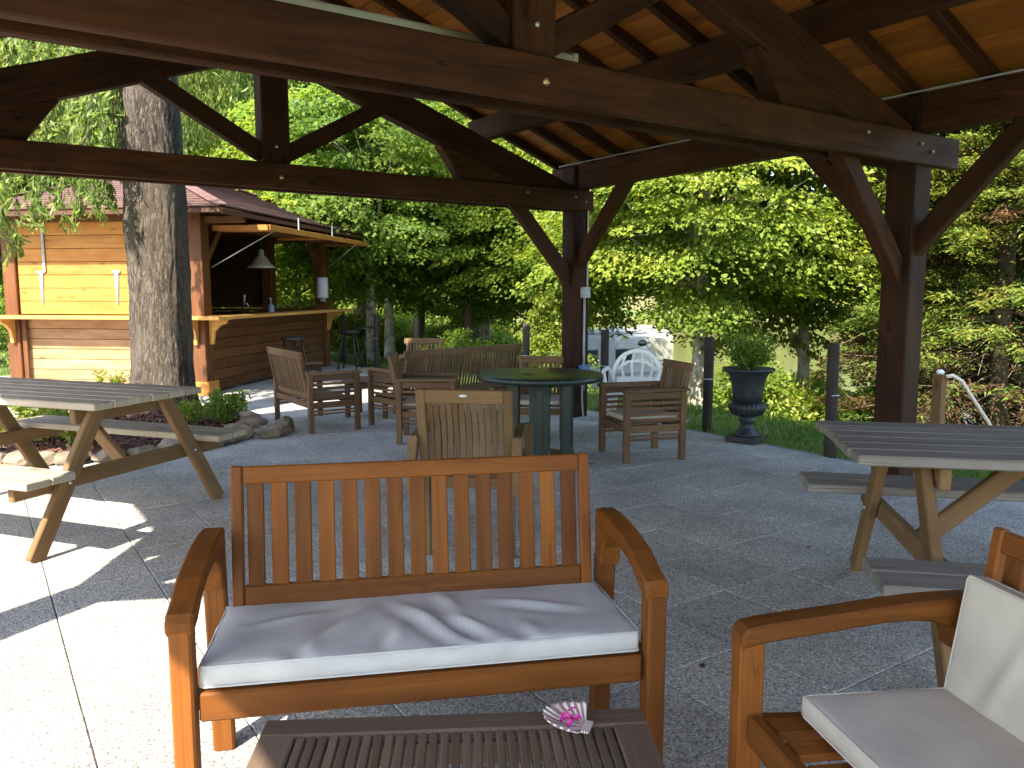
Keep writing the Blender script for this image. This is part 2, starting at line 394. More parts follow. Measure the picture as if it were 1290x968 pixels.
def cushion_mesh(sx, sy, sz, mat, wr=.006, seed=0, nx=84, ny=44, folds=()):
    """stuffed pad: rounded edges, soft top, creases"""
    g = np.random.default_rng(seed); xs = np.linspace(-.97, .97, nx-4); ys = np.linspace(-.94, .94, ny-4)
    xs = np.concatenate([[-1, -.990], xs, [.990, 1]]); ys = np.concatenate([[-1, -.978], ys, [.978, 1]])
    ph = g.uniform(0, 6.28, 12); V = []; idx = {}
    def edge(t): return max(0., 1-abs(t)**18)**.5
    for side in (1, -1):
        for j, y in enumerate(ys):
            for i, x in enumerate(xs):
                e = edge(x)*edge(y); X, Y = x*sx/2, y*sy/2
                z = sz/2*side*(.70+.12*e+.18*(1-x*x)*(1-y*y))
                if side > 0:
                    z += e*wr*(math.sin(9*X+4*Y+ph[0])*.5+math.sin(17*Y-6*X+ph[1])*.35+math.sin(31*X+13*Y+ph[2])*.2)
                    for fx, fy, fl, fa, amp in folds:
                        u = (X-fx)*math.cos(fa)+(Y-fy)*math.sin(fa); v = -(X-fx)*math.sin(fa)+(Y-fy)*math.cos(fa)
                        z += amp*e*math.exp(-(u/fl)**2)*math.exp(-((v)/.022)**2)-amp*.7*e*math.exp(-(u/fl)**2)*math.exp(-((v-.04)/.028)**2)
                else: z = max(z, -sz/2)
                wob = 1+.006*math.sin(25*X+ph[3])+.005*math.sin(33*Y+ph[4])
                V.append((X*wob, Y*wob, z)); idx[(side, i, j)] = len(V)-1
    Fc = []
    for j in range(ny-1):
        for i in range(nx-1):
            a = [idx[(1, i, j)], idx[(1, i+1, j)], idx[(1, i+1, j+1)], idx[(1, i, j+1)]]; Fc.append(a)
            b = [idx[(-1, i, j)], idx[(-1, i, j+1)], idx[(-1, i+1, j+1)], idx[(-1, i+1, j)]]; Fc.append(b)
    for i in range(nx-1):
        Fc.append([idx[(-1, i, 0)], idx[(-1, i+1, 0)], idx[(1, i+1, 0)], idx[(1, i, 0)]])
        Fc.append([idx[(1, i, ny-1)], idx[(1, i+1, ny-1)], idx[(-1, i+1, ny-1)], idx[(-1, i, ny-1)]])
    for j in range(ny-1):
        Fc.append([idx[(1, 0, j)], idx[(1, 0, j+1)], idx[(-1, 0, j+1)], idx[(-1, 0, j)]])
        Fc.append([idx[(-1, nx-1, j)], idx[(-1, nx-1, j+1)], idx[(1, nx-1, j+1)], idx[(1, nx-1, j)]])
    return pymesh('cushion', (V, Fc), mat)
def piping(parent, sx, sy, z, mat, r=.003):
    P = []; c = .012
    for cx, cy, a0 in ((1, 1, 0), (-1, 1, 90), (-1, -1, 180), (1, -1, 270)):
        for k in range(5):
            a = R(a0+k*22.5); P.append((cx*(sx/2-c)+c*math.cos(a), cy*(sy/2-c)+c*math.sin(a), z))
    P.append(P[0])
    return tube(parent, 'piping', P, r, mat, 6)
def cushion(name, label, loc, rz, sx, sy, sz, mat, seed=0, rot=None, folds=(), wr=.006):
    root = thing(name, label, 'cushion', loc, rz)
    if rot: root.rotation_euler = rot
    link('pad', cushion_mesh(sx, sy, sz, mat, wr, seed, folds=folds), mat, root)
    piping(root, sx*1.0, sy*1.0, sz*.36, mat); piping(root, sx*1.0, sy*1.0, -sz*.36, mat)
    return root

# ------------------------------------------------------------------ terrain
def sstep(t): t = np.clip(t, 0, 1); return t*t*(3-2*t)
def terrain(x, y):
    x = np.asarray(x, float); y = np.asarray(y, float)
    r = x*RT.x+y*RT.y; f = x*FW.x+y*FW.y
    d = np.maximum(0, x-6.15)
    z = -.045-2.45*sstep(d/13.)
    basin = sstep((d-15.)/5.)*sstep((r+.03*f+1)/6.)
    z = z-1.2*basin
    z = z+sstep((f-146)/10.)*2.6+sstep((f-160)/60.)*9
    z = z+.06*np.sin(x*.7+1)*np.sin(y*.6)*sstep((d-1)/4)
    return z
def tz(x, y): return float(terrain(x, y))
def grid_ground():
    a = np.concatenate([-np.geomspace(400, 6, 22), np.linspace(-5, 30, 120), np.geomspace(31, 420, 45)])
    b = np.concatenate([-np.geomspace(300, 5, 18), np.linspace(-4, 34, 120), np.geomspace(35, 420, 45)])
    X, Y = np.meshgrid(a, b); Z = terrain(X, Y)
    V = np.stack([X, Y, Z], -1).reshape(-1, 3); nx = len(a); ny = len(b)
    i, j = np.meshgrid(np.arange(nx-1), np.arange(ny-1)); k = (j*nx+i).ravel()
    Q = np.stack([k, k+1, k+nx+1, k+nx], 1)
    me = np_mesh('lawn', V, Q, M['lawn']); me.polygons.foreach_set('use_smooth', [True]*len(me.polygons))
    o = link('lawn', me, M['lawn']); o['kind'] = 'structure'; return o
grid_ground()
def lake():
    bm = bmesh.new()
    p = [place(-30, 20, 0), place(60, 8, 0), place(260, 60, 0), place(260, 152, 0), place(-30, 152, 0)]
    bm.faces.new([bm.verts.new((q.x, q.y, -2.72)) for q in p]); bmesh.ops.recalc_face_normals(bm, faces=bm.faces)
    me = bm_mesh('lake_water', bm); o = link('lake_water', me, M['water']); o['kind'] = 'structure'
    if me.polygons[0].normal.z < 0: me.flip_normals()
lake()
def far_bank():
    a = np.linspace(-60, 200, 60); V = []; 
    for r in a:
        for f, z in ((150, -2.75), (152, -1.2), (158, -.2), (166, .6)):
            p = place(r, f+2*math.sin(r*.11), z+.5*math.sin(r*.07)*(z > -2)); V.append(tuple(p))
    Q = []
    for i in range(len(a)-1):
        for k in range(3): Q.append((i*4+k, (i+1)*4+k, (i+1)*4+k+1, i*4+k+1))
    o = link('far_bank', pymesh('far_bank', (V, Q), M['hay']), M['hay']); o['kind'] = 'structure'
far_bank()

# ------------------------------------------------------------------ terrace with slabs
TX0, TX1, TY0, TY1 = -3.5, 6.04, -2.5, 15.6
def terrace():
    bm = bmesh.new(); bmesh.ops.create_cube(bm, size=1)
    bmesh.ops.scale(bm, vec=(TX1-TX0, TY1-TY0, .20), verts=bm.verts)
    root = link('terrace', bm_mesh('terrace', bm), M['joint'], None, Matrix.Translation(((TX0+TX1)/2, (TY0+TY1)/2, -.108)))
    root['kind'] = 'structure'
    s = .44; gap = .0035; cells = []
    x0 = .227-s*8
    for i in range(60):
        for j in range(60):
            cx = x0+(i+.5)*s; cy = -2.4+(j+.5)*s
            if cx-s/2 < TX0 or cx+s/2 > TX1+.12 or cy-s/2 < TY0 or cy+s/2 > TY1+.1: continue
            v = Vector((cx, cy, 0)); f = v.dot(FW); r = v.dot(RT)
            vis = f > 1.5 and abs(r) < f*.70+.5 and not (cx < 1.0 and cy > 12.5)
            cells.append((0 if vis else 1, f, cx, cy))
    cells.sort()
    bm = bmesh.new(); bmesh.ops.create_cube(bm, size=1); bmesh.ops.scale(bm, vec=(s-gap, s-gap, .05), verts=bm.verts)
    bmesh.ops.bevel(bm, geom=[e for e in bm.edges if e.verts[0].co.z > 0 and e.verts[1].co.z > 0], offset=.004, segments=1, affect='EDGES')
    slab = bm_mesh('slab', bm); slab.materials.append(M['agg'])
    base = Vector(((TX0+TX1)/2, (TY0+TY1)/2, -.108))
    rest = []
    for k, (_, f, cx, cy) in enumerate(cells):
        z = -.025+random.uniform(-.0012, .0012)
        if k < 300:
            link('slab', slab, M['agg'], root, Matrix.Translation(Vector((cx, cy, z))-base) @ Matrix.Rotation(random.choice((0, 1, 2, 3))*math.pi/2+random.uniform(-.002, .002), 4, 'Z'))
        else: rest.append((cx, cy, z))
    V, Q = [], []
    h = (s-gap)/2
    for cx, cy, z in rest:
        o = len(V)
        V += [(cx-h, cy-h, z+.025), (cx+h, cy-h, z+.025), (cx+h, cy+h, z+.025), (cx-h, cy+h, z+.025), (cx-h, cy-h, z), (cx+h, cy-h, z), (cx+h, cy+h, z), (cx-h, cy+h, z)]
        Q += [(o, o+1, o+2, o+3), (o, o+4, o+5, o+1), (o+1, o+5, o+6, o+2), (o+2, o+6, o+7, o+3), (o+3, o+7, o+4, o)]
    o = link('outlying_slabs', pymesh('outlying_slabs', (V, Q), M['agg'], False), M['agg'], root, Matrix.Translation(-base)); o['kind'] = 'stuff'
terrace()

# ------------------------------------------------------------------ pavilion
XK, HS, PZ, SL = 2.25, 3.33, 2.755, .38          # ridge X, half span, plate top, roof slope
XR, XL = XK+HS, XK-HS
YT = (-.55, 3.22, 6.99)
YG0, YG1 = -.95, 7.40
def roofz(x): return PZ+SL*(HS-abs(x-XK))        # underside of the common rafters
def pavilion():
    b = M['beam']
    root = thing('timber_pavilion', 'open dark timber pavilion with exposed trusses and orange boarded roof overhead', 'pavilion')
    for ti, Y in enumerate(YT):
        over = (.12, .40, .14)[ti]
        for X in (XL, XR):
            beam(root, 'post', (X, Y, 0), (X, Y, 2.74), .215, .215, b, bev=.01)
        for s in (-1, 1):                        # the tie is a pair of planks
            beam(root, 'tie_beam', (XL-over, Y+s*.105, 2.375), (XR+over, Y+s*.105, 2.375), .07, .21, b, bev=.008)
        beam(root, 'tie_filler', (XL+.3, Y, 2.42), (XR-.3, Y, 2.42), .13, .10, b)
        beam(root, 'king_post', (XK, Y, 2.482), (XK, Y, 3.86), .24, .19, b, up=(0, 1, 0), bev=.01)
        for s in (-1, 1):
            def P(x, z): return (XK+s*x, Y, z)
            # principal rafter, upper edge from the tie end to the apex
            n = Vector((.35, 0, 1)).normalized()*.135
            beam(root, 'principal_rafter', (XK+s*(.10-n.x), Y, 3.63-n.z), (XK+s*(3.40-n.x), Y, 2.475-n.z), .135, .27, b, bev=.01)
            beam(root, 'strut', P(.10, 2.57), P(1.0, 3.08), .115, .14, b, bev=.008)
            prism('gusset', [(1.60, 2.80), (1.68, 2.70), (1.84, 2.4825), (2.9, 2.4825), (2.3, 2.64)], .13, b, root,
                  Matrix.Translation((XK, Y, 0)) @ (Matrix.Rotation(math.pi, 4, 'Z') if s < 0 else Matrix.Identity(4)))
            # braces in the truss plane and along the plate
            beam(root, 'brace', (XK+s*(HS-.02), Y, 1.45), (XK+s*(HS-.92), Y, 2.42), .10, .145, b, bev=.01)
            for t in (-1, 1):
                if (ti == 0 and t < 0) or (ti == 2 and t > 0): continue
                beam(root, 'brace', (XK+s*HS, Y+t*.02, 1.66), (XK+s*HS, Y+t*.86, 2.55), .10, .145, b, bev=.01)
            for x, z in ((HS-.12, 2.40), (HS+.02, 2.36)):
                lathe(root, 'bolt', [(.012, 0), (.012, .012), (.008, .018)], M['iron_grey'], 10, (0, 0, 0)).matrix_local = Matrix.Translation((XK+s*x, Y-.142, z)) @ Matrix.Rotation(R(90), 4, 'X')
            lathe(root, 'bolt', [(.012, 0), (.012, .012), (.008, .018)], M['iron_grey'], 10).matrix_local = Matrix.Translation((XK+s*(HS-.75), Y-.142, 2.41)) @ Matrix.Rotation(R(90), 4, 'X')
        lathe(root, 'bolt', [(.020, 0), (.020, .01), (.012, .018)], M['brass'], 12).matrix_local = Matrix.Translation((XK+.02, Y-.142, 2.36)) @ Matrix.Rotation(R(90), 4, 'X')
        lathe(root, 'bolt', [(.014, 0), (.014, .01), (.009, .016)], M['zinc'], 12).matrix_local = Matrix.Translation((XK, Y-.097, 2.62)) @ Matrix.Rotation(R(90), 4, 'X')
    for s in (-1, 1):
        X = XK+s*HS
        beam(root, 'wall_plate', (X, YG0+.05, 2.62), (X, YG1-.05, 2.62), .13, .26, b, bev=.008)
        beam(root, 'purlin', (XK+s*2.25, YG0, roofz(XK+2.25)-.118), (XK+s*2.25, YG1, roofz(XK+2.25)-.118), .10, .225, b, bev=.008)
        tube(root, 'conduit', [(X-s*.075, YG0+.1, 2.765), (X-s*.075, YG1-.2, 2.765)], .008, M['grey'], 6)
    beam(root, 'ridge_beam', (XK, YG0, 3.89), (XK, YG1, 3.89), .10, .22, b)
    n = 17
    for s in (-1, 1):
        for k in range(n):
            y = YG0+.06+(YG1-YG0-.12)*k/(n-1)
            beam(root, 'common_rafter', (XK+s*.03, y, roofz(XK)+.045), (XK+s*(HS+.42), y, roofz(XK+HS+.42)+.045), .07, .085, b)
        nb = 31; Ls = HS+.44
        for k in range(nb):
            x = (k+.5)*Ls/nb; wd = Ls/nb*math.hypot(1, SL)-.004
            c = Vector((XK+s*x, (YG0+YG1)/2, roofz(XK+x)+.045+.0425*1.07+.013))
            mw = Matrix.Translation(c) @ Matrix.Rotation(s*math.atan(SL), 4, 'Y') @ Matrix.Rotation(R(90), 4, 'Z')
            link('roof_board', boxmesh(YG1-YG0, wd, .02, .003, M['board']), M['board'], root, mw)
        c = Vector((XK+s*Ls/2, (YG0+YG1)/2, roofz(XK+Ls/2)+.135))
        link('roof_covering', boxmesh((Ls+.08)*math.hypot(1, SL), YG1-YG0+.1, .03, 0, M['roofing']), M['roofing'], root, Matrix.Translation(c) @ Matrix.Rotation(s*math.atan(SL), 4, 'Y'))
    beam(root, 'ridge_cap', (XK, YG0-.06, roofz(XK)+.155), (XK, YG1+.06, roofz(XK)+.155), .30, .05, M['roofing'])
    # electrics on the far post
    jb = box(root, 'junction_box', (XR+.03, 6.99-.14, 1.385), (.10, .06, .12), M['grey'])
    tube(root, 'conduit', [(XR+.03, 6.865, .30), (XR+.03, 6.865, 1.33)], .014, M['grey'], 8)
    tube(root, 'conduit', [(XR+.075, 6.87, 1.44), (XR+.075, 6.87, 2.48)], .010, M['lampwhite'], 8)
    sb = box(root, 'socket_box', (XR+.02, 6.85, .52), (.11, .07, .13), M['blue'])
    tube(root, 'cable', [(XR+.0, 6.86, .46), (XR-.01, 6.84, .2), (XR-.04, 6.78, .03), (XR-.15, 6.68, .012), (XR-.05, 6.60, .012), (XR+.06, 6.70, .012)], .011, M['grey'], 6)
    return root
pavilion()
lamp = thing('tube_light', 'long white tube light fitting fixed behind the nearest roof truss', 'light', (1.55, 3.47, 2.615))
box(lamp, 'housing', (0, 0, 0), (2.35, .065, .05), M['lampwhite'], bev=.012)
box(lamp, 'end_cap', (1.185, 0, 0), (.03, .075, .06), M['lampwhite']); box(lamp, 'end_cap', (-1.185, 0, 0), (.03, .075, .06), M['lampwhite'])
for x in (-.8, .8): box(lamp, 'bracket', (x, -.06, -.002), (.03, .18, .012), M['zinc'])

# ------------------------------------------------------------------ kiosk bar
def kiosk():
    root = thing('wooden_kiosk', 'honey coloured boarded bar kiosk with red shingle hip roof behind the big tree', 'kiosk', (2.6, 11.19, 0), math.atan2(.730, .683))
    k, kd, ct = M['kiosk'], M['kiosk_dark'], M['counter']
    LX, LY = 4.4, 3.0
    for x, y in ((.1, .1), (LX-.1, .1), (.1, LY-.1), (LX-.1, LY-.1), (LX-.1, 1.15)):
        box(root, 'post', (x, y, 1.225), (.2, .2, 2.45), kd, bev=.008)
    box(root, 'plinth', (.085, .085, .09), (.27, .27, .18), k)
    bh = .142
    for j in range(7):
        z = .03+bh*(j+.5)
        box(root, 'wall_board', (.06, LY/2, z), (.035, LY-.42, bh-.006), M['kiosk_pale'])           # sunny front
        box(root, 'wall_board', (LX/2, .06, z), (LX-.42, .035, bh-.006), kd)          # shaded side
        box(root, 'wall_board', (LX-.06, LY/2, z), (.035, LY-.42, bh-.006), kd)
    for j in range(17):
        z = .03+bh*(j+.5)
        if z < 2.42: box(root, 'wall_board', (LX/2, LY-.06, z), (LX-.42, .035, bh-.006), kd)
    for j in range(8):
        z = 1.08+bh*1.06*(j+.5)
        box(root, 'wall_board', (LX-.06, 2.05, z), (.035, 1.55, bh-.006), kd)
    for c_, s_ in (((.095, LY/2, .52), (.02, LY-.4, .98)), ((LX/2, .095, .52), (LX-.4, .02, .98)), ((LX-.095, LY/2, .52), (.02, LY-.4, .98)), ((LX/2, LY-.095, 1.2), (LX-.4, .02, 2.36)), ((LX-.095, 2.05, 1.76), (.02, 1.55, 1.2))):
        box(root, 'lining', c_, s_, M['lining'])
    hatch = box(root, 'hatch', (.075, LY/2, 1.71), (.02, LY-.42, 1.26), kd)
    HM = Matrix.Translation((.075, LY/2, 1.71)) @ Matrix.Rotation(R(90), 4, 'Z')
    for j in range(7):
        z = 1.08+.180*(j+.5)
        mw = Matrix.Translation(Vector((.048, LY/2, z))) @ Matrix.Rotation(R(90), 4, 'Z')
        p = link('hatch_board', boxmesh(LY-.44, .03, .174, .004, k), k, hatch); p.matrix_local = HM.inverted() @ mw
    box(root, 'header', (.04, LY/2, 2.40), (.09, LY-.2, .14), kd); box(root, 'header', (LX/2, .04, 2.38), (LX-.2, .09, .15), kd)
    box(root, 'header', (LX-.04, LY/2, 2.38), (.09, LY-.2, .15), kd)
    box(root, 'sill', (LX-.07, LY/2, 1.052), (.13, LY-.41, .054), kd)
    # iron straps on the hatch
    for y in (1.28, 2.42):
        h = prism('strap_hinge', [(0, .032), (.05, .032), (.42, .007), (.42, -.007), (.05, -.032), (0, -.032)], .008, M['iron_grey'], root,
                  Matrix.Translation((.022, y, 1.64)) @ Matrix.Rotation(R(90), 4, 'Z') @ Matrix.Rotation(R(90), 4, 'Y'), bev=0)
        box(root, 'hinge_plate', (.02, y, 1.66), (.012, .12, .040), M['iron_grey'])
    box(root, 'hatch_bar', (.018, 2.36, 1.99), (.016, .042, .66), M['iron_grey'])
    # counter shelves with brackets
    fr = box(root, 'counter', (-.16, LY/2-.14, 1.047), (.36, LY+.52, .045), ct)
    sd_ = box(root, 'counter', (LX/2+.15, -.16, 1.0465), (LX+.30, .36, .0445), ct)
    box(root, 'inner_counter', (LX/2, .36, 1.012), (LX-.4, .5, .04), ct)
    def bracket(mw): prism('counter_bracket', [(0, 0), (.26, 0), (.26, -.05), (.16, -.09), (.08, -.17), (.05, -.34), (0, -.34)], .055, ct, root, mw)
    for y in (.12, 2.88): bracket(Matrix.Translation((-.001, y, 1.023)) @ Matrix.Rotation(math.pi, 4, 'Z'))
    for x in (.12, LX-.12): bracket(Matrix.Translation((x, -.001, 1.023)) @ Matrix.Rotation(R(-90), 4, 'Z'))
    box(root, 'downpipe', (-.015, 2.70, .51), (.03, .07, 1.0), kd)
    # flap propped up over the bar
    for j in range(5): box(root, 'flap_board', (2.2, -.13-.155*j, 2.262-.006*j), (3.9, .150, .028), kd)
    for x in (.40, 2.2, 4.0): box(root, 'flap_batten', (x, -.44, 2.223), (.07, .78, .04), k)
    box(root, 'flap_edge', (2.2, -.845, 2.245), (3.9, .03, .075), k); box(root, 'flap_edge', (.235, -.44, 2.245), (.028, .80, .075), k)
    for x in (.5, 3.7): tube(root, 'flap_stay', [(x, -.80, 2.22), (x-.3 if x < 1 else x+.3, -.02, 1.72)], .008, M['zinc'], 6)
    for x in (1.3, 2.6): box(root, 'flap_hook', (x, -.80, 2.36), (.02, .02, .2), M['zinc'])
    for x0, s in ((.2, 1), (LX-.2, -1)): beam(root, 'brace', (x0, .1, 1.75), (x0+s*.5, .1, 2.33), .07, .1, kd)
    # hip roof, laid in shingle courses
    E0 = [(-.55, -.60), (5.85, -.60), (5.85, 3.55), (-.55, 3.55)]; zE = 2.44
    yr = 1.48; A, B = (1.52, yr, 3.20), (3.78, yr, 3.20)
    e = [Vector((*q, zE)) for q in E0]; A, B = Vector(A), Vector(B)
    slopes = [(e[0], e[1], A, B), (e[1], e[2], B, B), (e[2], e[3], B, A), (e[3], e[0], A, A)]
    roof = link('roof', pymesh('roof', ([tuple(v) for v in e]+[tuple(A), tuple(B)], [(0, 1, 5, 4), (1, 2, 5), (2, 3, 4, 5), (3, 0, 4), (3, 2, 1, 0)]), M['roofing'], False), M['roofing'], root)
    nc = 17
    for p, q, a, b_ in slopes:
        nrm = (q-p).cross(a-p).normalized()
        if nrm.z < 0: nrm = -nrm
        for c in range(nc):
            t0, t1 = c/nc, min(1, (c+1.15)/nc)
            l0, r0, l1, r1 = p.lerp(a, t0), q.lerp(b_, t0), p.lerp(a, t1), q.lerp(b_, t1)
            if c == 0:
                dn = (p+q-a-b_); dn = Vector((dn.x, dn.y, 0)).normalized()*.03; l0, r0 = l0+dn, r0+dn
            V = [l0+nrm*.022, r0+nrm*.022, r1+nrm*.005, l1+nrm*.005, l0+nrm*.008, r0+nrm*.008]
            # local frame with x along the course
            x = (q-p).normalized(); y = nrm.cross(x); mw = Matrix.Translation(l0) @ Matrix((x, y, nrm)).transposed().to_4x4(); iv = mw.inverted()
            me = pymesh('shingle_course', ([tuple(iv @ v) for v in V], [(0, 1, 2, 3), (4, 5, 1, 0)]), M['shingle'], False)
            o = link('shingle_course', me, M['shingle'], roof, mw)
    for p, a in ((e[0], A), (e[1], B), (e[2], B), (e[3], A)): beam(roof, 'hip_cap', p+Vector((0, 0, .035)), a+Vector((0, 0, .035)), .16, .022, M['shingle'])
    beam(roof, 'hip_cap', A+Vector((0, 0, .04)), B+Vector((0, 0, .04)), .16, .022, M['shingle'])
    for i in range(4):
        p, q = e[i], e[(i+1) % 4]; beam(root, 'fascia', p+Vector((0, 0, -.05)), q+Vector((0, 0, -.035)), .03, .06, M['fascia'])
    for i in range(6): box(root, 'rafter_tail', (.1+.95*i, -.28, 2.345), (.07, .58, .09), kd)
    # things in the bar
    lp = thing('pendant_lamp', 'steel bell pendant lamp hanging inside the kiosk bar', 'lamp'); lp.matrix_world = root_mw(root) @ Matrix.Translation((2.2, .25, 1.77))
    sh = lathe(lp, 'shade', [(.215, 0), (.22, .012), (.15, .07), (.10, .15), (.05, .20), (.045, .28), (.02, .30)], M['steel'], 24)
    tube(lp, 'cord', [(0, 0, .29), (0, 0, .60)], .006, M['black'], 6)
    ds = thing('paper_towel_dispenser', 'pale lavender round towel dispenser on the far right kiosk post', 'dispenser'); ds.matrix_world = root_mw(root) @ Matrix.Translation((4.13, .02, 1.27))
    lathe(ds, 'drum', [(.09, 0), (.105, .02), (.105, .36), (.09, .38)], M['paper'], 20); lathe(ds, 'outlet', [(.05, -.07), (.06, 0)], M['grey'], 14)
    bt = thing('soap_bottle', 'small clear blue pump bottle on the kiosk bar counter', 'bottle'); bt.matrix_world = root_mw(root) @ Matrix.Translation((2.35, .18, 1.033))
    lathe(bt, 'body', [(.05, 0), (.052, .01), (.052, .13), (.02, .16), (.018, .18)], M['soap'], 16); tube(bt, 'pump', [(0, 0, .17), (0, 0, .25), (-.05, 0, .25)], .008, M['white'], 6)
    tp = thing('beer_tap', 'chrome beer tap standing on the dark kiosk bar', 'tap'); tp.matrix_world = root_mw(root) @ Matrix.Translation((1.55, .25, 1.033))
    tube(tp, 'column', [(0, 0, 0), (0, 0, .20)], .022, M['black'], 10); tube(tp, 'spout', [(0, 0, .17), (0, -.07, .18), (0, -.09, .13)], .010, M['steel'], 8); tube(tp, 'handle', [(0, -.02, .19), (0, -.03, .31)], [.008, .014], M['steel'], 8)
def root_mw(o): return Matrix.Translation(o.location) @ o.rotation_euler.to_matrix().to_4x4()
def shingle():
    m, nt, b = new_mat('red brown shingle')
    v, oi = coords(nt, (1, 1, 1))
    br = N(nt, 'ShaderNodeTexBrick'); br.inputs['Scale'].default_value = 1; br.inputs['Brick Width'].default_value = .3; br.inputs['Row Height'].default_value = 4; br.inputs['Mortar Size'].default_value = .004
    br.inputs['Color1'].default_value = (.11, .058, .050, 1); br.inputs['Color2'].default_value = (.15, .078, .066, 1); br.inputs['Mortar'].default_value = (.07, .035, .03, 1)
    nt.links.new(v, br.inputs[0])
    n = N(nt, 'ShaderNodeTexNoise'); n.inputs['Scale'].default_value = 60; nt.links.new(v, n.inputs[0])
    mx = N(nt, 'ShaderNodeMix', data_type='RGBA', blend_type='MULTIPLY'); mx.inputs[0].default_value = .6
    nt.links.new(br.outputs[0], mx.inputs[6]); nt.links.new(n.outputs[0], mx.inputs[7])
    o = tint(nt, mx.outputs[2], oi, 1.2, 1.55)
    nt.links.new(o, b.inputs['Base Color']); b.inputs['Roughness'].default_value = .9
    bump(nt, b, n.outputs[0], .4); return m
M['shingle'] = shingle()
kiosk()
def stool(loc, rz, label):
    o = thing('bar_stool', label, 'stool', loc, rz, 'black bar stools at the kiosk')
    lathe(o, 'seat', [(.17, .66), (.18, .665), (.18, .69), (.17, .70)], M['black'], 24)
    for a in range(4):
        c, s = math.cos(a*math.pi/2+.78), math.sin(a*math.pi/2+.78)
        tube(o, 'leg', [(.13*c, .13*s, .665), (.24*c, .24*s, 0)], .014, M['black'], 8)
    P = [(.2*math.cos(t), .2*math.sin(t), .26) for t in np.linspace(0, 2*math.pi, 25)]
    tube(o, 'footrest', P, .009, M['black'], 6)
KM = Matrix.Translation((2.6, 11.19, 0)) @ Matrix.Rotation(math.atan2(.730, .683), 4, 'Z')
stool(KM @ Vector((1.6, -.52, 0)), .3, 'black bar stool against the shaded kiosk wall under the bar')
stool(KM @ Vector((3.75, -.62, 0)), .9, 'black bar stool at the far end of the kiosk counter')
o = thing('bar_table', 'small round black bistro table past the kiosk end', 'table', KM @ Vector((4.4, -.68, 0)))
lathe(o, 'top', [(.26, .70), (.27, .705), (.27, .725), (.26, .73)], M['black'], 28); tube(o, 'stem', [(0, 0, .02), (0, 0, .70)], .025, M['black'], 10); lathe(o, 'base', [(.2, 0), (.2, .012), (.04, .03)], M['black'], 24)

# ------------------------------------------------------------------ near hardwood seat set
def arm_side(root, x, mat, D0, D1, flat=1.):
    """one side frame: front leg, arched arm, rear leg.  D0 front (-y), D1 rear (+y)"""
    L = D1-D0
    mw = Matrix.Translation((x, D1, 0)) @ Matrix.Rotation(R(-90), 4, 'Z')   # local x runs forward
    top = [(-.02, .708), (.05, .713), (.13, .710), (.22, .700), (.32, .680), (L-.06, .648), (L-.012, .634), (L+.004, .615)]
    bot = [(L+.002, .585), (L-.055, .597), (.33, .636), (.24, .655), (.16, .658), (.10, .642), (.055, .600), (.04, .540), (-.02, .540)]
    top = [(a, .635+(z-.635)*flat if z > .635 else z) for a, z in top]; bot = [(a, z-(1-flat)*max(0, z-.595)) for a, z in bot]
    prism('armrest', top+bot, .066, mat, root, mw, bev=.006)
    beam(root, 'leg', (x, D0+.026, 0), (x, D0+.026, .598), .052, .062, mat, up=(0, 1, 0), bev=.006)
    beam(root, 'leg', (x, D1+.055, 0), (x, D1+.012, .56), .062, .046, mat, up=(0, 1, 0), bev=.006)
    beam(root, 'side_rail', (x, D0+.05, .375), (x, D1+.02, .335), .035, .06, mat)
def hardwood_seat(name, label, cat, loc, rz, W, nsl, D0=-.295, D1=.16, BW=None, zt=.885, flat=1.):
    t = M['teak']; root = thing(name, label, cat, loc, rz)
    for s in (-1, 1): arm_side(root, s*(W/2-.033), t, D0, D1, flat)
    xi = (BW or W-.144)/2; wi = W-.132
    box(root, 'front_rail', (0, D0+.030, .390), (W-.132, .032, .075), t, bev=.006)
    box(root, 'rear_rail', (0, D1-.02, .335), (W-.132, .03, .06), t)
    n = 15 if W > 1 else 7
    for k in range(n):
        x = -wi/2+.04+(wi-.08)*k/(n-1)
        beam(root, 'seat_slat', (x, D0+.05, .412), (x, D1-.01, .395), (wi/n)*.72, .018, t)
    # back
    yb, yt, zb = D1-.02, D1+.045, .385
    for s in (-1, 1): beam(root, 'back_stile', (s*(xi-.012), yb-.008, zb-.05), (s*(xi-.012), yt, zt), .034, .026, t, up=(0, 1, 0), bev=.005)
    w = 2*(xi-.03)
    def yz(z): return yb+(yt-yb)*(z-zb)/(zt-zb)
    tilt = -math.atan2(yt-yb, zt-zb)
    box(root, 'back_rail', (0, yz(zt-.028), zt-.028), (w, .024, .052), t, (tilt, 0, 0)); box(root, 'back_rail', (0, yz(.503), .503), (w, .024, .062), t, (tilt, 0, 0))
    for k in range(nsl):
        x = -w/2+w*(k+.5)/nsl
        beam(root, 'back_slat', (x, yz(.53), .53), (x, yz(zt-.05), zt-.05), w/nsl*.70, .014, t, up=(0, 1, 0), bev=.003)
    return root
BZ = R(-23.5)
BL = Vector((1.03, 1.98, 0))
hardwood_seat('garden_bench', 'orange hardwood slatted two seat bench with arched armrests in the foreground', 'bench', BL, BZ, 1.265, 15, BW=1.085)
BM = Matrix.Translation(BL) @ Matrix.Rotation(BZ, 4, 'Z')
c = cushion('bench_cushion', 'long wrinkled white seat cushion on the foreground bench', BM @ Vector((0, -.052, .455)), BZ, 1.125, .43, .072, M['cushion'], 3, wr=.005,
        folds=((-.22, -.02, .10, R(60), .015), (.02, -.06, .16, R(118), .016), (-.08, -.12, .07, R(75), .015), (.12, -.10, .08, R(125), .015), (-.38, .05, .10, R(20), .009), (.33, .03, .12, R(160), .009), (.08, .06, .10, R(100), .012), (-.3, -.17, .05, R(85), .010), (.28, -.16, .06, R(100), .010)))
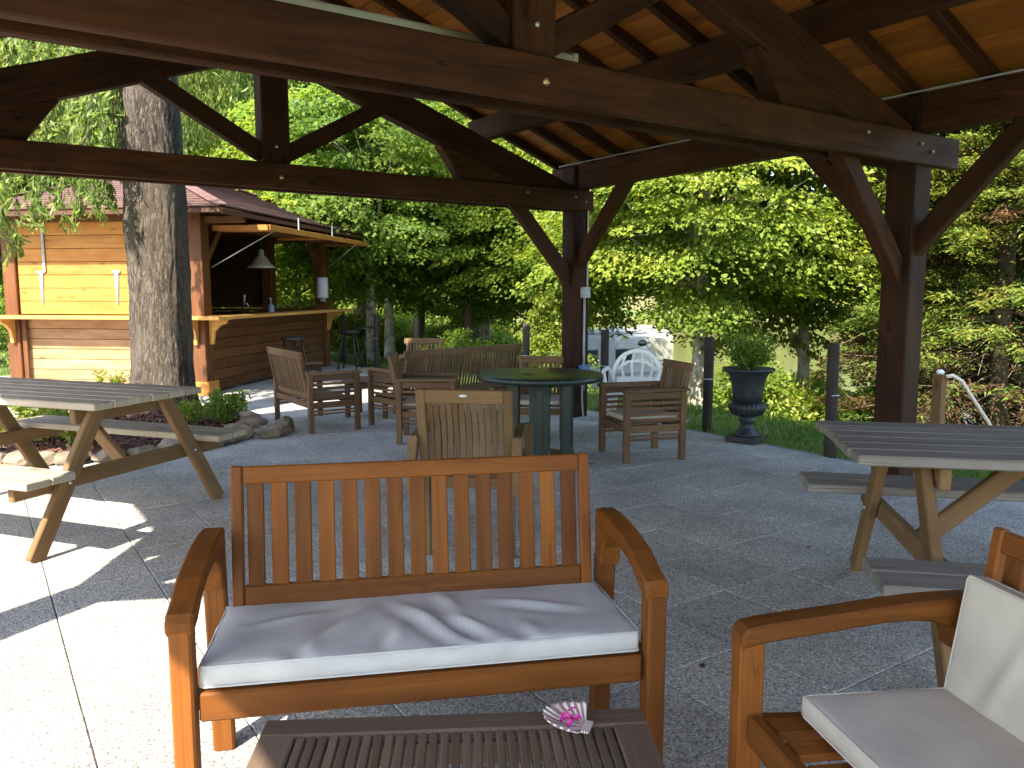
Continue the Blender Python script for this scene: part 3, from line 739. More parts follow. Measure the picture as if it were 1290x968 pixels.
c.rotation_euler = (R(-2), 0, BZ)
AZ = math.atan2(-.91, -.415)
AC = Vector((1.447, 1.178, 0))-Matrix.Rotation(AZ, 3, 'Z') @ Vector((.29, -.28, 0))
if True:
    # find which local side is the visible arm: the arm nearer the bench
    cand = [Vector((1.447, 1.178, 0))-Matrix.Rotation(AZ, 3, 'Z') @ Vector((sx, -.28, 0)) for sx in (-.36, .36)]
    AC = min(cand, key=lambda v: v.dot(FW))
hardwood_seat('garden_armchair', 'orange hardwood armchair with cream cushions at the right foreground edge', 'armchair', AC, AZ, .76, 7, D1=.29, zt=.845, flat=.45)
AM = Matrix.Translation(AC) @ Matrix.Rotation(AZ, 4, 'Z')
c = cushion('seat_cushion', 'cream seat cushion on the foreground armchair', AM @ Vector((-.0, .035, .452)), AZ, .56, .40, .062, M['cushion_b'], 5, wr=.004); c.rotation_euler = (R(-2), 0, AZ)
c = cushion('back_cushion', 'cream back cushion leaning in the foreground armchair', AM @ Vector((0, .238, .600)), AZ, .56, .285, .056, M['cushion_b'], 6, wr=.004, folds=((.1, .03, .12, .4, .006), (-.12, -.05, .1, 1.2, .006)))
c.rotation_euler = (R(90-9), 0, AZ)

# ------------------------------------------------------------------ coffee tables
def slat_table(name, label, loc, rz, L, Wd, h, mat, n):
    root = thing(name, label, 'table', loc, rz)
    for s in (-1, 1):
        box(root, 'top_rail', (0, s*(Wd/2-.035), h-.014), (L, .07, .028), mat); box(root, 'top_rail', (s*(L/2-.04), 0, h-.0145), (.08, Wd-.142, .027), mat)
        for t in (-1, 1): box(root, 'leg', (s*(L/2-.05), t*(Wd/2-.05), (h-.03)/2), (.05, .05, h-.03), mat)
        box(root, 'apron', (0, s*(Wd/2-.05), h-.065), (L-.16, .022, .06), mat); box(root, 'apron', (s*(L/2-.05), 0, h-.065), (.022, Wd-.16, .06), mat)
    for k in range(n):
        w = (L-.164)/n; box(root, 'slat', (-(L-.164)/2+w*(k+.5), 0, h-.015), (w-.006, Wd-.142, .02), mat, bev=.003)
    return root
CTZ = R(-30.5)
p0 = Vector((.515, 1.79, 0)); ct_c = p0+Matrix.Rotation(CTZ, 3, 'Z') @ Vector((.445, -.24, 0))
slat_table('coffee_table', 'low brown weathered slatted coffee table in front of the bench', ct_c, CTZ, .89, .48, .40, M['coffee'], 29)
slat_table('coffee_table', 'small low teak coffee table in front of the far two seat bench', (3.71, 8.31, 0), R(-45), .54, .45, .42, M['weather'], 9)
# scallop shell with petals
def shell():
    root = thing('scallop_shell', 'scallop shell dish lying on the near coffee table', 'shell', (0, 0, 0))
    sx = Vector((1.083, 1.365, .402)); root.location = sx; root.rotation_euler = (0, 0, R(128)); root.scale = (1.15, 1.15, 1)
    V, Fc = [], []; n, m = 61, 14
    for i in range(n):
        a = R(-82+164*i/(n-1)); rib = .5+.5*math.cos((i/(n-1)*13-.5)*2*math.pi)
        for j in range(m):
            t = j/(m-1); rr = .062*t*(1+.05*rib*t)*(1.0-.10*(abs(a)/1.4)**2)
            x = rr*math.cos(a)*1.35-.035; y = rr*math.sin(a)*.98; z = .006+.024*t**2.2+.005*(rib-.5)*t
            V.append((x, y, z))
    for i in range(n-1):
        for j in range(m-1): Fc.append((i*m+j, i*m+j+1, (i+1)*m+j+1, (i+1)*m+j))
    me = pymesh('valve', (V, Fc), M['shellm']); o = link('valve', me, None, root); s = o.modifiers.new('s', 'SOLIDIFY'); s.thickness = .003
    prism('hinge_ear', [(-.045, .004), (-.028, .004), (-.028, .010), (-.045, .008)], .042, M['shellm'], root, bev=0)
    root2 = thing('pink_petals', 'small heap of magenta petals inside the scallop shell', 'petals', sx+Vector((0, 0, .004)))
    g = np.random.default_rng(5)
    for k in range(9):
        V, Fc = [], []
        for i in range(6):
            for j in range(4):
                u, v = i/5-.5, j/3-.5; V.append((u*.020, v*.013*(1-(2*u)**2*.6), .004*math.sin(u*5)+.004*(v*2)**2))
        for i in range(5):
            for j in range(3): Fc.append((i*4+j, i*4+j+1, (i+1)*4+j+1, (i+1)*4+j))
        o = link('petal', pymesh('petal', (V, Fc), M['petal']), None, root2)
        o.location = (g.normal(0, .011), g.normal(0, .011), .013+.002*k); o.rotation_euler = tuple(g.uniform(-.6, .6, 2))+(g.uniform(0, 6.28),)
def shellmat():
    m, nt, b = new_mat('scallop'); v, oi = coords(nt, (1, 1, 1), False)
    n = N(nt, 'ShaderNodeTexNoise'); n.inputs['Scale'].default_value = 90; nt.links.new(v, n.inputs[0])
    sp = N(nt, 'ShaderNodeSeparateXYZ'); nt.links.new(v, sp.inputs[0])
    at = N(nt, 'ShaderNodeMath', operation='ARCTAN2'); ad = N(nt, 'ShaderNodeMath', operation='ADD'); ad.inputs[1].default_value = .035
    nt.links.new(sp.outputs[0], ad.inputs[0]); nt.links.new(sp.outputs[1], at.inputs[0]); nt.links.new(ad.outputs[0], at.inputs[1])
    ml = N(nt, 'ShaderNodeMath', operation='MULTIPLY'); ml.inputs[1].default_value = 28; nt.links.new(at.outputs[0], ml.inputs[0])
    sn = N(nt, 'ShaderNodeMath', operation='SINE'); nt.links.new(ml.outputs[0], sn.inputs[0])
    mr = N(nt, 'ShaderNodeMapRange'); mr.inputs[1].default_value = -1; nt.links.new(sn.outputs[0], mr.inputs[0])
    c = ramp(nt, mr.outputs[0], [(.25, (.33, .18, .15)), (.7, (.80, .74, .68))]); nt.links.new(c, b.inputs['Base Color']); b.inputs['Roughness'].default_value = .4
    return m
M['shellm'] = shellmat()
shell()

# ------------------------------------------------------------------ picnic tables
def picnic(label, loc, rz, top_mat, inset):
    root = thing('picnic_table', label, 'picnic table', loc, rz)
    p = M['picnic']; L = 1.86; zt = .80
    for k in range(6):
        box(root, 'top_plank', (0, -.345+.138*k, zt-.02), (L+random.uniform(-.01, .01), .130, .04), top_mat, bev=.006)
    for s in (-1, 1):
        for k in (0, 1): box(root, 'bench_plank', (0, s*(.615+.15*k), .44), (L, .142, .042), top_mat, bev=.006)
        x = s*(L/2-inset)
        beam(root, 'crossbar', (x-s*.045, -.77, .375), (x-s*.045, .77, .375), .042, .088, p, bev=.006)
        box(root, 'top_batten', (x-s*.045, 0, zt-.085), (.042, .76, .085), p, bev=.006)
        for t in (-1, 1):
            beam(root, 'leg', (x, t*.70, 0), (x, t*.245, zt-.045), .042, .095, p, up=(0, 1, 0) if 0 else (0, t, .5), bev=.006)
            lathe(root, 'bolt', [(.010, 0), (.010, .006), (.006, .01)], M['zinc'], 8).matrix_local = Matrix.Translation((x+s*.021, t*.475, .375)) @ Matrix.Rotation(s*R(90), 4, 'Y')
        beam(root, 'stay', (x-s*.07, .0, .36), (x-s*.50, .0, zt-.045), .042, .075, p, bev=.006)
    box(root, 'centre_batten', (0, 0, zt-.062), (.09, .76, .04), p)
    return root
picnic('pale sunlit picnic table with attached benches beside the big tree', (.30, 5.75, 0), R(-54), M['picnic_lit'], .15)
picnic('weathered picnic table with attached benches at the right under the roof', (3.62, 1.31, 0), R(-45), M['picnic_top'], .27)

# ------------------------------------------------------------------ weathered lounge seats
def lounge(name, label, cat, loc, front, W, D=.54, bh=.80, mat=None):
    t = mat or M['weather']; rz = math.atan2(front[0], -front[1])
    root = thing(name, label, cat, (loc[0], loc[1], 0), rz)
    y0, y1 = -D/2+.025, D/2-.025; xs = W/2-.025
    for s in (-1, 1):
        box(root, 'leg', (s*xs, y0, .29), (.05, .05, .58), t); box(root, 'leg', (s*xs, y1, .29), (.05, .05, .58), t)
        box(root, 'armrest', (s*xs, 0, .592), (.075, D+.03, .026), t)
        box(root, 'arm_rail', (s*xs, 0, .545), (.022, D-.10, .055), t)
        for k in range(4): box(root, 'arm_slat', (s*xs, 0, .485-.046*k), (.018, D-.10, .024), t, bev=.002)
        box(root, 'side_rail', (s*xs, 0, .275), (.025, D-.10, .06), t)
        for z in (.215, .185): box(root, 'stretcher', (s*xs, 0, z), (.018, D-.10, .018), t, bev=.002)
    box(root, 'front_rail', (0, y0, .275), (W-.10, .025, .06), t); box(root, 'rear_rail', (0, y1, .275), (W-.10, .025, .06), t)
    n = max(6, int(W/.075))
    for k in range(n): box(root, 'seat_slat', (-W/2+.06+(W-.12)*(k+.5)/n, 0, .318), ((W-.12)/n*.75, D-.07, .016), t, bev=.002)
    yb, yt = y1-.015, y1+.085
    def yz(z): return yb+(yt-yb)*((z-.30)/(bh-.30))**1.2
    for s in (-1, 1): beam(root, 'back_stile', (s*(xs-.045), yz(.30), .30), (s*(xs-.045), yz(bh), bh), .035, .04, t, up=(0, 1, 0))
    tl = -math.atan2(yt-yb, bh-.3)
    box(root, 'top_rail', (0, yz(bh-.03), bh-.03), (W-.05, .03, .07), t, (tl, 0, 0)); box(root, 'lower_rail', (0, yz(.36), .36), (W-.16, .025, .05), t, (tl, 0, 0))
    n = int((W-.17)/.042)
    for k in range(n):
        x = -(W-.17)/2+(W-.17)*(k+.5)/n
        beam(root, 'back_slat', (x, yz(.37), .37), (x, yz(bh-.06), bh-.06), .024, .014, t, up=(0, 1, 0), bev=.002)
    return root, rz
def unitv(x, y): l = math.hypot(x, y); return (x/l, y/l)
def seat_pad(label, loc, rz, W, D, z=.352, mat=None):
    return cushion('seat_cushion', label, (loc[0], loc[1], z), rz, W, D, .05, mat or M['cushion_b'], int(W*100), wr=.002)
lounge('lounge_bench', 'two seat slatted teak bench seen from behind between kiosk and tree', 'bench', (2.965, 8.08), (1, 0), 1.10)
_, rz = lounge('lounge_armchair', 'slatted teak armchair with white cushion right of the round green table', 'armchair', (4.69, 4.955), unitv(-.957, .29), .54, .56)
seat_pad('white seat pad on the teak armchair right of the round table', (4.69, 4.955), rz, .43, .46)
beam(None, 'cushion_tie', (4.93, 4.64, .335), (4.84, 4.64, .27), .012, .004, M['cushion'], bev=0)
tag(bpy.context.scene.objects['cushion_tie'], 'white cushion tie ribbon knotted at the rear leg of the right teak armchair', 'ribbon')
_, rz = lounge('lounge_armchair', 'slatted teak armchair half hidden left of the round green table', 'armchair', (3.54, 6.64), unitv(.83, -.56), .54)
seat_pad('white seat pad on the teak armchair left of the round table', (3.54, 6.64), rz, .43, .44)
lounge('lounge_sofa', 'long three seat slatted teak sofa seen from behind beyond the round table', 'sofa', (4.31, 7.64), unitv(-.2, .98), 1.74)
lounge('lounge_armchair', 'pale slatted teak armchair farthest back behind the long sofa', 'armchair', (4.58, 8.75), unitv(-.56, -.83), .56, mat=M['weather2'])
_, rz = lounge('lounge_armchair', 'pale topped teak armchair mostly hidden behind the round green table', 'armchair', (4.52, 6.22), unitv(-.62, -.78), .52, bh=.745, mat=M['weather2'])
seat_pad('white seat pad on the armchair behind the round green table', (4.52, 6.22), rz, .42, .44)

def dining_chair():
    t = M['weather2']; f = unitv(.67, .74)
    root = thing('dining_armchair', 'golden slatted armchair with oval maker plate seen from behind at the green table', 'armchair', (2.12+f[0]*.20, 3.54+f[1]*.20, 0), math.atan2(f[0], -f[1]))
    W = .50; bh = .905
    def yz(z): return .21+.10*max(0, (z-.40)/.5)
    for s in (-1, 1):
        beam(root, 'leg', (s*(W/2-.024), .21, 0), (s*(W/2-.024), .21, .42), .046, .04, t, up=(0, 1, 0))
        beam(root, 'back_stile', (s*(W/2-.024), .205, .40), (s*(W/2-.024), yz(bh), bh), .048, .035, t, up=(0, 1, 0))
        box(root, 'leg', (s*(W/2+.015), -.24, .325), (.045, .045, .65), t)
        pts = [(-.035, .66), (.10, .675), (.25, .67), (.42, .66), (.53, .645), (.53, .615), (.40, .632), (.25, .642), (.10, .645), (0, .625), (-.035, .50), (-.05, .38), (-.085, .38), (-.07, .52)]
        prism('armrest', pts, .05, t, root, Matrix.Translation((s*(W/2+.02), .265, 0)) @ Matrix.Rotation(R(-90)-s*R(4), 4, 'Z'))
        box(root, 'side_rail', (s*(W/2-.0), -.01, .395), (.025, .42, .06), t)
    box(root, 'front_rail', (0, -.23, .395), (W, .025, .06), t); box(root, 'rear_rail', (0, .21, .40), (W-.10, .025, .06), t)
    for k in range(8): box(root, 'seat_slat', (0, -.20+.052*k, .432), (W, .044, .016), t)
    tl = -math.atan2(.10, .5)
    tr = box(root, 'top_rail', (0, yz(.868), .868), (W-.095, .03, .072), t, (tl, 0, 0)); box(root, 'lower_rail', (0, yz(.49), .49), (W-.095, .028, .05), t, (tl, 0, 0))
    n = 12
    for k in range(n):
        x = -(W-.1)/2+(W-.1)*(k+.5)/n
        zs = np.linspace(.50, .84, 7); V, Fc = [], []
        for z in zs:
            y = yz(z)-.022*math.sin((z-.50)/.34*math.pi)
            for dx, dy in ((-.0125, -.007), (.0125, -.007), (.0125, .007), (-.0125, .007)): V.append((z, dx, y+dy))
        for i in range(6):
            for q in range(4): Fc.append((i*4+q, i*4+(q+1) % 4, i*4+4+(q+1) % 4, i*4+4+q))
        me = pymesh('back_slat', (V, Fc), t, False)
        link('back_slat', me, t, root, Matrix.Translation((x, 0, 0)) @ Matrix(((0, 1, 0, 0), (0, 0, 1, 0), (1, 0, 0, 0), (0, 0, 0, 1))))
    pl = lathe(root, 'maker_plate', [(.022, 0), (.022, .003), (.018, .004)], M['zinc'], 20); pl.matrix_local = Matrix.Translation((0, yz(.872)+.0165, .872)) @ Matrix.Rotation(R(-90)+tl, 4, 'X') @ Matrix.Scale(.42, 4, (0, 1, 0))
dining_chair()

# ------------------------------------------------------------------ round green table
def round_table():
    root = thing('round_table', 'round dark green resin table with slab pedestal legs', 'table', (3.90, 5.34, 0))
    g = M['green']
    lathe(root, 'table_top', [(.40, .672), (.505, .668), (.522, .675), (.526, .70), (.520, .716), (.505, .7225), (.30, .7215), (.05, .721)], g, 64)
    lathe(root, 'collar', [(.10, .60), (.30, .66), (.34, .675)], g, 40)
    for k in range(4):
        a = R(45+90*k-YAW*0+8)
        mw = Matrix.Translation((.215*math.cos(a), .215*math.sin(a), 0)) @ Matrix.Rotation(a, 4, 'Z')
        prism('pedestal_leg', [(-.045, .67), (.06, .67), (.05, .55), (.05, .12), (.085, .03), (.085, 0), (-.045, 0)], .17, g, root, mw, bev=.012)
        prism('leg_rib', [(.045, .60), (.062, .60), (.062, .10), (.045, .10)], .05, g, root, mw, bev=.004)
    lathe(root, 'foot_ring', [(.33, 0), (.33, .02), (.28, .035), (.10, .04)], g, 40)
round_table()
def dry_leaf(label, loc, mat, sc, rz):
    V, Fc = [], []; n = 9
    for i in range(n):
        t = i/(n-1); w = .5*math.sin(math.pi*t)**.8*(1+.25*math.sin(t*17))
        for j in (-1, -.5, 0, .5, 1): V.append(((t-.5)*sc*1.5, j*w*sc, .02*sc+.28*sc*abs(j)**1.5*w+.16*sc*abs(t-.5)))
    for i in range(n-1):
        for j in range(4): Fc.append((i*5+j, i*5+j+1, (i+1)*5+j+1, (i+1)*5+j))
    o = link('dry_leaf', pymesh('dry_leaf', (V, Fc), mat), mat); o.location = loc; o.rotation_euler = (0, 0, rz)
    s = o.modifiers.new('s', 'SOLIDIFY'); s.thickness = .0015
    tag(o, label, 'leaf')
dry_leaf('tan dry leaf lying on the round green table', (3.80, 5.36, .723), M['deadleaf'], .10, 2.1)
dry_leaf('dark red curled dry leaf on the round green table', (4.12, 5.38, .723), M['deadleaf2'], .12, 2.6)

# white plastic chair
def plastic_chair():
    f = unitv(-.75, -.62); root = thing('plastic_chair', 'white moulded plastic garden armchair behind the right teak armchair', 'chair', (5.36, 5.78, 0), math.atan2(f[0], -f[1]))
    w = M['white']
    for sx in (-1, 1):
        for sy in (-1, 1): tube(root, 'leg', [(sx*.20, sy*.17, .40), (sx*.25, sy*.23, 0)], [.026, .02], w, 8)
        P = [(sx*.22, .20, .42), (sx*.26, .17, .60), (sx*.27, 0, .645), (sx*.27, -.2, .63), (sx*.25, -.25, .56), (sx*.22, -.20, .41)]
        tube(root, 'armrest', P, .02, w, 8)
    box(root, 'seat', (0, -.01, .40), (.46, .44, .03), w, bev=.01)
    out = []
    for k in range(17):
        a = math.pi*k/16; out.append((-.245*math.cos(a), .20+.10*math.sin(a)*.9, .42+.38*math.sin(a)**.62))
    tube(root, 'back_frame', out, .022, w, 8)
    for a in (-.13, -.045, .045, .13): 
        tube(root, 'back_spoke', [(a*.8, .20, .42), (a*1.25, .25, .64), (a*.9, .28, .775)], .016, w, 6)
    tube(root, 'back_bow', [(-.21, .235, .60), (-.1, .26, .685), (0, .265, .70), (.1, .26, .685), (.21, .235, .60)], .018, w, 8)
    box(root, 'lower_back', (0, .212, .48), (.40, .02, .12), w)
plastic_chair()

# ------------------------------------------------------------------ urn
def urn():
    loc = Vector((5.96, 4.88, 0))
    root = thing('cast_iron_urn', 'black cast iron urn planter on a square foot at the terrace edge', 'urn', loc, R(20))
    i = M['iron']
    box(root, 'plinth', (0, 0, .03), (.30, .30, .06), i, bev=.008)
    lathe(root, 'foot', [(.13, .06), (.12, .08), (.075, .12), (.055, .17), (.075, .19), (.08, .21), (.06, .22), (.07, .235)], i, 32)
    lathe(root, 'bowl', [(.07, .235), (.13, .26), (.155, .30), (.16, .335), (.15, .36), (.135, .375)], i, 72, flute=.10, nfl=24, zr=(.24, .365))
    lathe(root, 'body', [(.133, .372), (.138, .45), (.150, .54), (.168, .61), (.19, .645), (.235, .668), (.24, .68), (.235, .692), (.20, .69), (.185, .66), (.02, .655)], i, 40)
    pl = thing('urn_plant', 'feathery green plant growing out of the black urn', 'plant', loc+Vector((0, 0, .655)))
    g = np.random.default_rng(3); n = 70; C, A, NN = [], [], []; stems = []
    for k in range(n):
        a = g.uniform(0, 6.28); sp = g.uniform(.02, .20); h = g.uniform(.12, .36)
        b = np.array([.10*math.cos(a)*g.random(), .10*math.sin(a)*g.random(), .0]); e = b+np.array([sp*math.cos(a), sp*math.sin(a), h]); m = (b+e)/2+np.array([0, 0, .05])
        P = [b*(1-t)**2+2*m*t*(1-t)+e*t*t for t in np.linspace(0, 1, 5)]; stems.append(tube_np(P, [.003, .003, .002, .002, .001], 4, False))
        for q in range(26):
            t = .2+.8*g.random(); c = b*(1-t)**2+2*m*t*(1-t)+e*t*t+g.normal(0, .018, 3); C.append(c); A.append(g.normal(0, 1, 3)+np.array([math.cos(a), math.sin(a), .8])); NN.append(g.normal(0, 1, 3)+np.array([0, 0, 1.]))
    leaves('foliage', np.array(C), np.array(A), np.array(NN), .045, .018, M['lf_dark'], pl)
    link('stem', pymesh('stem', join(stems), M['lf_dark']), None, pl)
urn()

# ------------------------------------------------------------------ stakes along the terrace edge
stakes = [(6.0, 4.02, 'tarred round stake beside the urn, nearest the right picnic table'), (6.2, 5.58, 'tarred stake just left of the black urn'), (6.2, 7.2, 'tarred stake right of the far pavilion post before the caravan'),
          (6.2, 8.82, 'tarred stake left of the far pavilion post'), (6.2, 12.05, 'tarred stake behind the farthest armchair'), (6.2, 13.65, 'tarred stake on the lawn right of the bar stools'), (6.15, 15.1, 'tarred stake beyond the kiosk counter end')]
for x, y, lb in stakes:
    o = thing('stake', lb, 'stake', (x, y, tz(x, y)-.15), 0, 'dark stakes along the terrace edge')
    h = .95+random.uniform(-.02, .03)-tz(x, y)+.15
    lathe(o, 'shaft', [(.052, 0), (.050, .3), (.049, h-.02), (.042, h)], M['stake'], 14).rotation_euler = (random.uniform(-.012, .012), random.uniform(-.012, .012), 0)
    lathe(o, 'staple', [(.053, h*.62), (.053, h*.62+.008)], M['zinc'], 14)
hr = thing('handrail', 'pale sloping handrail on a grey post in front of the conifer', 'handrail', (7.15, 3.73, tz(7.15, 3.73)-.05))
beam(hr, 'post', (0, 0, 0), (0, 0, .80), .09, .09, M['picnic']); tube(hr, 'rail', [(.0, -.06, .78), (.06, -.08, .79), (.14, -.12, .74), (.55, -.35, .10)], .018, M['paleroof'], 8); lathe(hr, 'knob', [(.03, .80), (.035, .82), (.02, .84)], M['white'], 10)

# ------------------------------------------------------------------ caravan and far house
def caravan():
    root = thing('caravan', 'white touring caravan parked below the terrace by the water', 'caravan', place(2.95, 24.6, tz(*place(2.95, 24.6).xy)-.12), -YAW+R(24))
    w = M['van']; L, Wd, z0, z1 = 3.7, 2.0, .42, 2.50
    bm = bmesh.new(); bmesh.ops.create_cube(bm, size=1); bmesh.ops.scale(bm, vec=(L, Wd, z1-z0), verts=bm.verts)
    bmesh.ops.translate(bm, vec=(0, 0, (z0+z1)/2), verts=bm.verts)
    bmesh.ops.bevel(bm, geom=list(bm.edges), offset=.16, segments=4, affect='EDGES')
    body = link('body', bm_mesh('body', bm, False), w, root)
    rear = box(root, 'end_panel', (L/2-.55, -Wd/2-.012, 1.95), (.85, .03, .70), M['cream'], bev=.01)
    for x, wd in ((-1.25, .70), (.0, .72)):
        wi = box(root, 'window', (x, -Wd/2-.006, 1.78), (wd, .03, .46), M['grey'], bev=.01)
        p = box(wi, 'pane', (0, -.012, 0), (wd-.07, .02, .39), M['glass'], bev=.005)
    box(root, 'door', (-.63, -Wd/2-.008, 1.45), (.58, .02, 1.72), w, bev=.004)
    box(root, 'stripe', (-.1, -Wd/2-.004, 1.22), (3.2, .012, .10), M['grey'])
    e = lathe(root, 'emblem', [(.17, 0), (.17, .012)], M['darkprint'], 24); e.matrix_local = Matrix.Translation((.60, -Wd/2-.002, 2.15)) @ Matrix.Rotation(R(90), 4, 'X') @ Matrix.Scale(.55, 4, (0, 1, 0))
    box(e, 'emblem_bar', (.2, .0, .008), (.16, .05, .014), M['darkprint'], bev=0)
    box(e, 'emblem_line', (0, .0, .009), (.26, .03, .014), w, bev=0)
    for x in (-1.2, .3, 1.4): box(root, 'roof_vent', (x, 0, z1+.05), (.45, .45, .11), w, bev=.03)
    tube(root, 'gutter_rail', [(-L/2+.15, -Wd/2+.02, z1-.06), (L/2-.15, -Wd/2+.02, z1-.06)], .018, M['grey'], 6)
    for s in (-1, 1):
        wh = lathe(root, 'wheel', [(.10, -.09), (.30, -.09), (.32, -.05), (.32, .05), (.30, .09), (.10, .09)], M['rubber'], 28); wh.matrix_local = Matrix.Translation((.2, s*(Wd/2-.12), .32)) @ Matrix.Rotation(R(90), 4, 'X')
        lathe(wh, 'rim', [(.0, -.095), (.2, -.095), (.2, .095), (.0, .095)], M['zinc'], 20)
    box(root, 'lamp_cluster', (L/2-.02, -.85, 1.0), (.06, .12, .3), M['tile_roof']); box(root, 'lamp_cluster', (L/2-.02, .85, 1.0), (.06, .12, .3), M['tile_roof'])
    tube(root, 'drawbar', [(-L/2, -.5, .45), (-L/2-1.0, 0, .45), (-L/2, .5, .45)], .04, M['grey'], 8)
caravan()
def house(r, f, s, label, rz=0):
    p = place(r, f); root = thing('cottage', label, 'house', (p.x, p.y, tz(p.x, p.y)-.2), -YAW+rz)
    box(root, 'wall', (0, 0, 1.6*s), (8*s, 5*s, 3.2*s), M['paleroof'], bev=0)
    rf = prism('roof', [(-2.9*s, 3.2*s), (2.9*s, 3.2*s), (0, 5.2*s)], 8.8*s, M['tile_roof'], root, Matrix.Rotation(R(90), 4, 'Z'), bev=0)
    for x in (-2.5, 0, 2.5):
        wi = box(root, 'window', (x*s, -2.5*s, 1.8*s), (.9*s, .06, 1.1*s), M['white'], bev=0); box(wi, 'pane', (0, -.03, 0), (.7*s, .03, .9*s), M['glass'], bev=0)
house(-12.6, 118, .5, 'distant pinkish cottage glimpsed between trunks beyond the kiosk', R(12))

# ------------------------------------------------------------------ foliage generators
def clusters_ellipsoid(g, n, c, rad, shell=.55, zmin=-1.):
    u = unit(g.normal(0, 1, (n*3, 3))); u = u[u[:, 2] > zmin][:n]
    r = (shell+(1-shell)*g.random(len(u))**.7)[:, None]
    lump = 1+.16*np.sin(u[:, :1]*5+c[0])*np.sin(u[:, 1:2]*6+c[1])+.12*np.sin(u[:, 2:]*7+c[2])
    return np.array(c)+u*r*lump*np.array(rad), u
def foliage(g, n, m, c, rad, style, L, Wd, cr=.45, shell=.55, zmin=-1., tilt=.35):
    """n clumps of m leaves; returns centre, axis, normal arrays"""
    K, U = clusters_ellipsoid(g, n, c, rad, shell, zmin); n = len(K)
    k = np.repeat(np.arange(n), m); q = len(k)
    sc = g.uniform(.6, 1.25, n)[k][:, None]*cr
    out = U[k]
    if style == 'layer':           # flat drooping sprays
        a = g.uniform(0, 2*np.pi, q); rr = np.sqrt(g.random(q))
        d = np.stack([np.cos(a)*rr, np.sin(a)*rr, g.normal(0, .07, q)], 1)
        hor = out.copy(); hor[:, 2] = 0; hor = unit(hor)
        d[:, 2] -= .30*np.sum(d*hor, 1)+.16*rr**2
        C = K[k]+d*sc; ax = d*np.array([1, 1, .4])+hor*.5+g.normal(0, .35, (q, 3)); ax[:, 2] -= .25
        nn = np.array([0, 0, 1.])+hor*.6+g.normal(0, tilt+.12, (q, 3))
    elif style == 'weep':          # hanging strands
        t = g.random(q); st = g.integers(0, 7, q); off = g.normal(0, 1, (n, 7, 3))[k, st]*np.array([.5, .5, .15])
        C = K[k]+off*sc+np.stack([g.normal(0, .035, q), g.normal(0, .035, q), -t*2.4*sc[:, 0]], 1)
        hor = out.copy(); hor[:, 2] = 0
        ax = g.normal(0, .45, (q, 3))+np.array([0, 0, -1.]); nn = g.normal(0, 1, (q, 3))+unit(hor+1e-3)*.8
    else:                          # round clumps
        d = unit(g.normal(0, 1, (q, 3)))*(g.random(q)**.45)[:, None]
        C = K[k]+d*sc*np.array([1, 1, .75]); ax = d+out*.4+g.normal(0, .6, (q, 3)); nn = d*.8+np.array([0, 0, .8])+g.normal(0, .45, (q, 3))
    Ls = L*g.uniform(.7, 1.25, q); 
    return K, C, ax, nn, Ls, Ls*(Wd/L)
def limb_mesh(g, base, tops, r0, mat, trunk_top, seg=9, twig=.02):
    """tapered trunk plus limbs to clump centres"""
    parts = []; z0 = base[2]; P = []; n = 9; tt = np.array(trunk_top)
    for i in range(n):
        t = i/(n-1); P.append(np.array(base)*(1-t)+tt*t+np.array([.06*math.sin(3*t+base[0]), .06*math.sin(4*t+base[1]), 0])*t)
    rr = [r0*(1.35 if i == 0 else 1.08 if i == 1 else 1-.62*i/(n-1)) for i in range(n)]
    parts.append(tube_np(P, rr, 14, True, .10))
    for e in tops:
        j = int(g.integers(n//3, n)); s = P[j]; m = (s+e)/2+np.array([0, 0, .25*np.linalg.norm(e-s)])*.5
        Q = [s*(1-t)**2+2*m*t*(1-t)+e*t*t for t in np.linspace(0, 1, 6)]; ra = rr[j]*.42
        parts.append(tube_np(Q, [ra, ra*.8, ra*.6, ra*.42, ra*.28, twig*.5], 6, False, .08))
    return pymesh('trunk', join(parts), mat)
def tree(name, label, pos, r0, th, crown_c, rad, style, n, m, L, Wd, mat, bark_m, seed, cr=.45, shell=.5, zmin=-1., nl=14, group=None, tilt=.35):
    g = np.random.default_rng(seed); root = thing(name, label, 'tree', pos, 0, group)
    K, C, ax, nn, Ls, Ws = foliage(g, n, m, crown_c, rad, style, L, Wd, cr, shell, zmin, tilt)
    leaves('crown', C, ax, nn, Ls, Ws, mat, root)
    tops = K[g.choice(len(K), min(nl, len(K)), replace=False)]
    link('trunk', limb_mesh(g, np.array([0, 0, -.3]), tops, r0, bark_m, (crown_c[0]*.35, crown_c[1]*.35, th)), bark_m, root)
    return root
def copy_tree(root, pos, rz, sc, label, name=None):
    r = root.copy(); COL.objects.link(r); r.location = pos; r.rotation_euler = (0, 0, rz); r.scale = sc; r['label'] = label
    if name: r.name = name
    for ch in root.children:
        c = ch.copy(); COL.objects.link(c); c.parent = r
    return r
def ground(r, f): p = place(r, f); return (p.x, p.y, tz(p.x, p.y))

